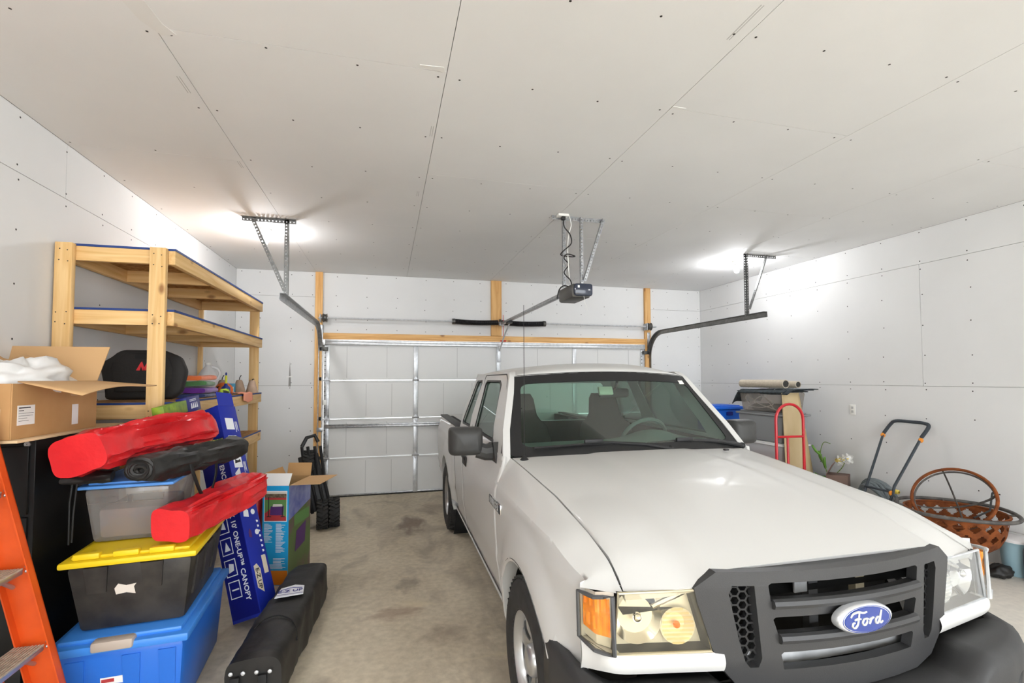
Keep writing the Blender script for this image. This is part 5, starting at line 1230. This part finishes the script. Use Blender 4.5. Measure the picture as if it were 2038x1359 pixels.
lb_ = thing('small_box','small light blue box between cone shades on shelf','box',(-3.15,-1.62,Z3()),.1); b = MB(); b.box(-.045,.045,-.02,.02,0,.10,.003); mat('pale_blue','4a9cc0',.5); b.build('carton','pale_blue',lb_); plate(lb_,'label','paper',frame((.0,-.0204,.012),(1,0,0),(0,0,1)),R4(0,.035,0,.055))
ck = MB(); mat('pink_cloth','f2a083',.95,bump=.3,bscale=120)
ck.grid(lambda a,c: (lerp(-3.02,-2.925,min(1,a*1.45)) + (.016 if a > .64 else 0)+.006*math.sin(8*c)*a, lerp(-2.05,-1.82,c)+.06*a*(c-.2), Z3()+.010+.010*abs(math.sin(6*a+4*c))*(a < .65)-(max(0,a-.69)*.30*(1-.5*abs(c-.6)))),22,12)
tag(ck.build('cloth_rag','pink_cloth',smooth=60,solid=.004),'salmon pink rag hanging over the shelf front edge','rag')
# ================================================================== RIGHT SIDE CLUTTER
mat('tote_grey','8d8f91',.45); mat('bin_blue','1766d8',.4); mat('mat_dark','23282b',.8,col2='3a4347',scale=30); mat('mat_stripe','c9d3d4',.8); mat('rug_back','cfc4b2',.9,col2='c1b5a2',scale=50); mat('rug_dark','4c4b47',.95,col2='3a3936',scale=90)
mat('ply_tan','c9b48d',.75,col2='bda77e',scale=4,stretch=(1,6,.6)); mat('truck_red','c5202c',.3,coat=.4); mat('handle_grey','3d444a',.45,.3); mat('foam_black','33393f',.7); mat('hose_grey','6d7578',.5)
mat('rust','8a4a1e',.85,.2,col2='5e2f14',scale=14,contrast=(.35,.7),bump=.3,bscale=60); mat('soot','4d4a48',.7,.4,col2='6b6763',scale=16); mat('leaf','5d8a34',.5); mat('stem','6f8c3c',.6); mat('petal_white','f5f5f2',.5); mat('petal_yellow','e9cf57',.5); mat('pot_dark','2f3a26',.4); mat('brown_box','6f5a50',.8); mat('pale_bucket','9fc0cc',.45); mat('tub_grey','6a6d70',.5); mat('orange_part','e08a2a',.5); mat('white_milky','e4e2e2',.5); mat('pink_item','c56a80',.8)
glass('milky_plastic','e9e7e8',.45,.15,.05)
RXc, RYc = 3.055, -2.0
tote('storage_tote','plain grey tote on floor, lowest of the right wall stack',RXc,RYc,0,0,.40,.76,.45,'tote_grey','tote_grey',.04,.88)
tw, twb, twl = tote('storage_tote','milky white tote with pink contents under the grey tote',RXc-.01,RYc,0,.451,.42,.78,.385,'milky_plastic','white_milky',.03,.88); MB().box(-.15,.15,-.28,.28,.01,.22,.03).build('contents','pink_item',tw)
b = MB(); b.box(-.05,.05,-.40,-.36,.345,.372,.006); b.build('latch','tote_blue',twl)
tote('storage_tote','grey storage tote between milky and clear totes',RXc,RYc,0,.837,.42,.78,.36,'tote_grey','tote_grey',.04,.88)
tc_, tcb, tcl = tote('storage_tote','clear tote holding coiled white cords at top of right stack',RXc,RYc,0,1.198,.40,.74,.265,'clear_plastic','mat_dark',.02,.90)
mat('grey_item','6d6f72',.8,col2='8f8a84',scale=9)
MB().box(-.13,.13,-.26,.2,.01,.09,.03).build('contents','grey_item',tc_)
for k, pts in enumerate(([(-.14,.25,.02),(-.155,.1,.14),(-.155,-.05,.19),(-.15,-.2,.05),(-.14,-.28,.02)],[(-.145,.2,.10),(-.155,.26,.16),(-.155,.2,.2),(-.15,.05,.1),(-.145,-.25,.03)],[(-.145,.22,.06),(-.15,.0,.05),(-.155,-.2,.10),(-.155,-.1,.15)])): MB().tube(smoothpath(pts,6),.006,6).build('white_cord','white_plastic',tc_)
# dark floor mats draped over the lid
fm = MB(); fm.grid(lambda a,c: (lerp(2.82,3.27,a), lerp(-2.43,-1.58,c), 1.467+.004*math.sin(9*a+7*c)-(.035*(max(0,.15-a)/.15)**1.5)-(.16*max(0,c-.88)/.12*1.0)),16,24); fo = tag(fm.build('floor_mat','mat_dark',smooth=60,solid=.008),'dark floor mat draped over the top clear tote','mat'); fo.location = (0,0,.004)
fm = MB(); fm.grid(lambda a,c: (lerp(2.81,3.26,a)+.03*c, lerp(-2.50,-2.05,c), 1.484-(.06*(max(0,.25-a)/.25)**1.3)+.003*math.sin(8*c)),14,10); fo2 = tag(fm.build('floor_mat','mat_dark',smooth=60,solid=.008),'striped grey floor mat corner lying over the dark mat','mat')
for q in range(3): fm = MB(); fm.grid(lambda a,c: (lerp(2.88,3.16,a)+.03*c, lerp(-2.46+.12*q,-2.42+.12*q,c), 1.4875-(.06*(max(0,.25-(a*.65+.12))/.25)**1.3)),8,2); fm.build('light_stripe','mat_stripe',fo2,smooth=0)
def rug(label, x, y0, y1, z, r):
    t = thing('rolled_rug',label,'rug',(x,y0,z),0,'rolled rugs'); L_ = y1-y0
    b = MB(); b.lathe([(r-.008,0),(r,0),(r,L_),(r-.008,L_)],28,M=RX(-PI/2)); b.build('roll','rug_back',t,smooth=40)
    s = MB(); sp_ = [((r-.006)*(1-i/90)*math.cos(i*.36),-.0+.002,(r-.006)*(1-i/90)*math.sin(i*.36)) for i in range(78)]
    s.grid(lambda a,c: (sp_[int(round(a*77))][0],lerp(.002,L_-.002,c),sp_[int(round(a*77))][2]),77,1); s.build('spiral_layers','rug_dark',t,smooth=60,solid=.007)
rug('cream rolled rug with dark spiral end, left of the pair',2.965,-2.33,-1.60,1.493+.05,.050); rug('cream rolled rug with dark spiral end, right of the pair',3.115,-2.36,-1.62,1.493+.043,.041)
# blue recycling bin in the corner
bn = thing('blue_bin','bright blue lidded plastic bin in the far right corner','bin',(3.05,-1.02,0))
MB().taper(-.22,.22,-.22,.22,0,1.17,.82,.02).build('bin_body','bin_blue',bn); b = MB(); b.box(-.245,.245,-.245,.245,1.172,1.215,.012); b.box(-.2,.2,-.2,.2,1.21,1.23,.01); b.build('bin_lid','bin_blue',bn); b = MB(); b.box(-.05,.05,-.24,-.215,1.09,1.14,.008); b.build('handle','emblem_blue' if False else 'box_navy',bn)
# leaning tan board, bowed
bd = MB(); bd.grid(lambda a,c: (lerp(2.82,lerp(3.26,3.06,c**1.5),a), -2.475+.055*c+.02*math.sin(PI*c)*a, lerp(.0,1.44,c)),6,14); tag(bd.build('plywood_sheet','ply_tan',smooth=60,solid=.008),'tan hardboard sheet leaning on the right tote stack','board')
# red hand truck
ht = thing('hand_truck','red tubular hand truck standing before the grey tote','hand truck',(2.70,-2.64,0),rad(-3))
hp = [(-.175,.0,.12),(-.175,.0,1.15)]+[(-.175*math.cos(t),.0,1.15+.175*math.sin(t)) for t in [PI*k/12 for k in range(1,12)]]+[(.175,.0,1.15),(.175,.0,.12)]
MB().tube(hp,.0155,10).build('frame','truck_red',ht)
for z in (.965,.55,.20): MB().tube([(-.175,0,z),(.175,0,z)],.0135,8).build('cross_bar','truck_red',ht)
MB().tube([(-.03,0,.955),(-.03,0,.20)],.0125,8).build('center_bar','truck_red',ht)
MB().box(-.19,.19,-.20,.01,.012,.022,.003).build('toe_plate','truck_red',ht); MB().box(-.17,.17,-.006,.006,.02,.20,.003).build('back_plate','truck_red',ht)
for s_ in (-1,1):
    b = MB(); b.lathe([(.02,-.03),(.09,-.035),(.115,-.025),(.12,0),(.115,.025),(.09,.035),(.02,.03)],24,M=T3(s_*.235,.06,.12)@RY(PI/2)); b.build('wheel','tire',ht)
MB().tube([(-.25,.06,.12),(.25,.06,.12)],.01,8).build('axle','steel_dark',ht)
# orchid in a pot
oc = thing('orchid','white orchid with arching stem in a dark pot by right wall','plant',(3.31,-2.56,0))
b = MB(); b.lathe([(.002,0),(.07,0),(.095,.30),(.10,.47),(.09,.47),(.085,.44),(.002,.44)],20); b.build('pot','pot_dark',oc)
MB().tube(smoothpath([(0,0,.44),(-.01,.04,.6),(-.005,.10,.72),(.0,.06,.86),(.0,-.03,.86)],6),.004,6).build('stem','stem',oc)
MB().tube(smoothpath([(0,0,.44),(.02,-.08,.53),(.02,-.16,.62),(.01,-.20,.70)],6),.004,6).build('stem','stem',oc)
def petal(M, L_, w, m, name):
    b = MB(); b.grid(lambda a,c: (L_*a, w*math.sin(PI*min(1,a*.92+.04))**.7*(c-.5), .018*math.sin(PI*a)-.02*(c-.5)**2*4),8,4,M); return b.build(name,m,oc,smooth=70,solid=.001)
for c, mm in (((.0,-.19,.70),'petal_white'),((.0,-.13,.68),'petal_yellow'),((.0,-.24,.72),'petal_white')):
    for k in range(5): petal(T3(*c)@RY(PI/2)@RZ(2*PI*k/5+.3)@RY(-.5),.062,.05,mm if k % 2 else 'petal_white','petal')
    b = MB(); b.sphere(c,.012,8,6); b.build('flower_center','petal_yellow',oc)
for p, e in (((0,.10,.70),(-.6,.4,.9)),((0,.08,.62),(.1,.5,1)),((0,.05,.56),(-.3,-.2,1)),((0,.02,.46),(-.9,.3,.3)),((0,.0,.46),(.2,-.9,.3))):
    petal(frame(p,e,(0,1,.2)),.15,.042,'leaf','leaf')
# dark brown box and hose coil by the wall
bx_ = thing('brown_carton','dark brown carton with tilted top between orchid and hose','box',(3.17,-2.80,0),rad(35)); MB().box(-.10,.10,-.10,.10,0,.56,.003).build('carton','brown_box',bx_); b = MB(); b.box(-.1,.1,-.004,.004,0,.13,M=T3(0,.10,.56)@RX(.5)); b.build('flap','brown_box',bx_,smooth=0)
hs = thing('hose_coil','coiled grey rubber hose leaning against the right wall','hose',(3.38,-3.08,0))
for k in range(6):
    r = .25-.012*k; th = .05*k; MB().tube([(-.02*k-.12*math.sin(t)*.35+.01*math.sin(3*t+k), r*math.cos(t)*.75+.02*math.sin(2*t+k), .30+r*math.sin(t)) for t in [2*PI*q/28 for q in range(28)]],.016,8,True).build('loop','hose_grey',hs)
b = MB(); b.tube([(-.06,-.02,.50),(-.05,-.13,.49),(-.04,-.20,.47)],.015,8); b.build('hose_end','hose_grey',hs); b = MB(); b.lathe([(.012,0),(.022,.0),(.022,.03),(.012,.04)],12,M=T3(-.04,-.20,.47)@RX(PI/2)); b.build('brass_fitting','petal_yellow',hs)
# push mower with U handle
mw = thing('push_mower','dark tubular push mower handle leaning on the right wall','mower',(0,0,0))
up = smoothpath([(3.425,-3.115,1.03),(3.46,-3.165,1.13),(3.468,-3.215,1.168),(3.47,-3.35,1.172),(3.468,-3.48,1.168),(3.46,-3.53,1.14),(3.425,-3.485,1.03)],6); MB().tube(up,.0165,10).build('foam_grip','foam_black',mw)
for a, b_ in (((3.425,-3.115,1.03),(3.06,-3.235,.60)),((3.425,-3.485,1.03),(3.06,-3.485,.58))): MB().tube([a,b_,(b_[0]-.02,b_[1]+.02*(1 if b_[1] > -3.3 else .2),.50),(2.86,-3.26 if b_[1] > -3.3 else -3.46,.16)],.0125,8).build('handle_tube','handle_grey',mw)
for p in ((3.415,-3.118,1.015),(3.415,-3.486,1.005),(3.04,-3.47,.515)): b = MB(); b.lathe([(.02,-.012),(.026,0),(.02,.012),(.002,.012)],10,M=T3(*p)@RX(PI/2)); b.build('clamp_knob','orange_part',mw)
MB().tube([(3.04,-3.21,.525),(3.03,-3.30,.53),(3.03,-3.42,.53),(3.04,-3.48,.525)],.011,8).build('cross_bar','handle_grey',mw)
MB().tube([(2.84,-3.54,.16),(2.84,-3.18,.16)],.02,8).build('axle','handle_grey',mw)
for y in (-3.56,-3.16):
    b = MB(); b.lathe([(.02,-.02),(.10,-.022),(.122,-.018),(.125,.0),(.122,.018),(.10,.022),(.02,.02)],24,M=T3(2.84,y,.126)@RX(PI/2)); b.build('wheel','tire',mw)
for k in range(5): b = MB(); b.tube([(2.84+.07*math.cos(2*PI*k/5+.25*j),-3.20-.04*j,.126+.07*math.sin(2*PI*k/5+.25*j)) for j in range(9)],.006,5); b.build('reel_blade','galv',mw)
# rusty fire pit with ring handle and spark-screen hoop
fp = thing('fire_pit','rusty lattice steel fire pit bowl with ring handle by right wall','fire pit',(3.055,-3.985,0))
prof = lambda t: interp([(0,.10),(.12,.20),(.3,.27),(.55,.31),(1,.335)],t)
def bowl():
    m = MB(); n, rows = 200, 56; V = {}
    for j in range(rows+1):
        t = j/rows; z = .145+.345*t; r = prof(t)
        for i in range(n): a = 2*PI*i/n; V[i,j] = m.bm.verts.new((r*math.cos(a),r*math.sin(a),z))
    for j in range(rows):
        t = (j+.5)/rows
        for i in range(n):
            u = ((i+.5)/n*24) % 2; q = (t-.40)/.52; hole = False
            if .42 < t < .92:
                # two rows of lattice diamonds
                qq = ((t-.42)/.25) % 1; row = int((t-.42)/.25); x = ((i+.5)/n*20+.5*row) % 1
                hole = abs(x-.5)/.40+abs(qq-.5)/.42 < 1
            if not hole: m.bm.faces.new((V[i,j],V[(i+1)%n,j],V[(i+1)%n,j+1],V[i,j+1]))
    m.bm.faces.new([V[i,0] for i in range(n)])
    loose = [v for v in m.bm.verts if not v.link_faces]; bmesh.ops.delete(m.bm,geom=loose,context='VERTS'); return m
bowl().build('bowl','rust',fp,smooth=40,solid=.005)
MB().tube([(.335*math.cos(t),.335*math.sin(t),.487) for t in [2*PI*k/40 for k in range(40)]],.010,8,True).build('bowl_rim','rust',fp)
MB().tube([(.385*math.cos(t)*(1.0+.06*math.cos(2*t)),.385*math.sin(t)*(1-.06*math.cos(2*t)),.498) for t in [2*PI*k/48 for k in range(48)]],.0145,10,True).build('ring_handle','soot',fp)
for k in range(4): a = PI/4+PI/2*k; MB().tube([(.33*math.cos(a),.33*math.sin(a),.488),(.39*math.cos(a),.39*math.sin(a),.498)],.009,6).build('ring_bracket','soot',fp)
for k in range(4):
    a = PI/4+PI/2*k+.2; b = MB(); b.prism([(-.035,0),(.05,0),(.03,.10),(.022,.20),(-.03,.20)],-.003,.003,frame((.20*math.cos(a),.20*math.sin(a),0),(-math.sin(a),math.cos(a),0),(0,0,1))); b.build('leg','soot',fp,smooth=0)
sc_ = thing('spark_screen_frame','rusty hoop and strap frame of a spark screen resting in fire pit','fire pit lid',(3.015,-4.0,.60))
Msc = RZ(rad(20))@RX(rad(58))
RR = .275
Msc = frame((0,0,0),(.28,-.92,.0),(.45,.14,.62))
MB().tube([(RR*math.cos(t),RR*math.sin(t),0) for t in [2*PI*k/48 for k in range(48)]],.0125,8,True,M=Msc).build('hoop','rust',sc_)
MB().tube([(RR*.97*math.cos(t),RR*.97*math.sin(t),-.035) for t in [2*PI*k/48 for k in range(48)]],.008,8,True,M=Msc).build('inner_hoop','soot',sc_)
for a0 in (.4,1.97): 
    P = [(RR*math.cos(t)*math.cos(a0),RR*math.cos(t)*math.sin(a0),-.16*math.sin(t)) for t in [PI*k/16 for k in range(17)]]; ribbon([tuple(Msc@Vector(q)) for q in P],.022,(0.3,1,.3),2).build('strap','soot',sc_,smooth=60,solid=.003)
pk = thing('fire_poker','black fire poker lying across the fire pit bowl','poker',(0,0,0)); MB().tube([(2.90,-4.22,.50),(3.15,-4.18,.53),(3.40,-4.05,.62)],.007,6).build('rod','trim_black',pk); b = MB(); b.tube([(3.40,-4.05,.62),(3.42,-4.06,.645),(3.44,-4.03,.66)],.008,6); b.tube([(3.40,-4.05,.62),(3.43,-4.09,.62)],.006,6); b.build('hook','trim_black',pk)
# pale blue bucket, black bag and grey tub at the frame edge
bk_ = thing('pale_bucket','pale blue plastic pail behind the fire pit','bucket',(3.40,-4.20,0)); b = MB(); b.lathe([(.002,.0),(.085,.0),(.10,.20),(.105,.26),(.112,.27),(.105,.275),(.098,.26),(.08,.02)],26); b.build('pail','pale_bucket',bk_); b = MB(); b.lathe([(.116,.272),(.116,.29),(.10,.298),(.002,.30)],26); b.build('lid','white_milky',bk_)
bg = blob((0,0,0),(.13,.10,.07),.35,2.0,11,28,14,floor=-.062); o = bg.build('black_bag','black_nylon',smooth=180,dbl=.0004); o.location = (3.20,-4.20,.064); o.scale = (.7,.7,.7); o.location.z = .045; tag(o,'small black cloth bag on floor under the fire pit edge','bag')
tb_ = thing('grey_tub','grey moulded plastic tub standing on edge at right frame edge','tub',(3.33,-4.50,0),rad(-12))
b = MB(); b.prism([(-.16,0),(.16,0),(.185,.06),(.19,.24),(.15,.33),(.05,.365),(-.05,.365),(-.15,.33),(-.19,.24),(-.185,.06)],-.09,.09,frame((0,0,0),(0,1,0),(0,0,1)),bev=.02); b.build('tub_body','tub_grey',tb_,smooth=50)
b = MB(); b.prism([(-.12,.04),(.12,.04),(.145,.08),(.15,.23),(.12,.30),(.04,.33),(-.04,.33),(-.12,.30),(-.15,.23),(-.145,.08)],-.095,-.0905,frame((0,0,0),(0,1,0),(0,0,1))); b.build('recess_panel','steel_dark',tb_)
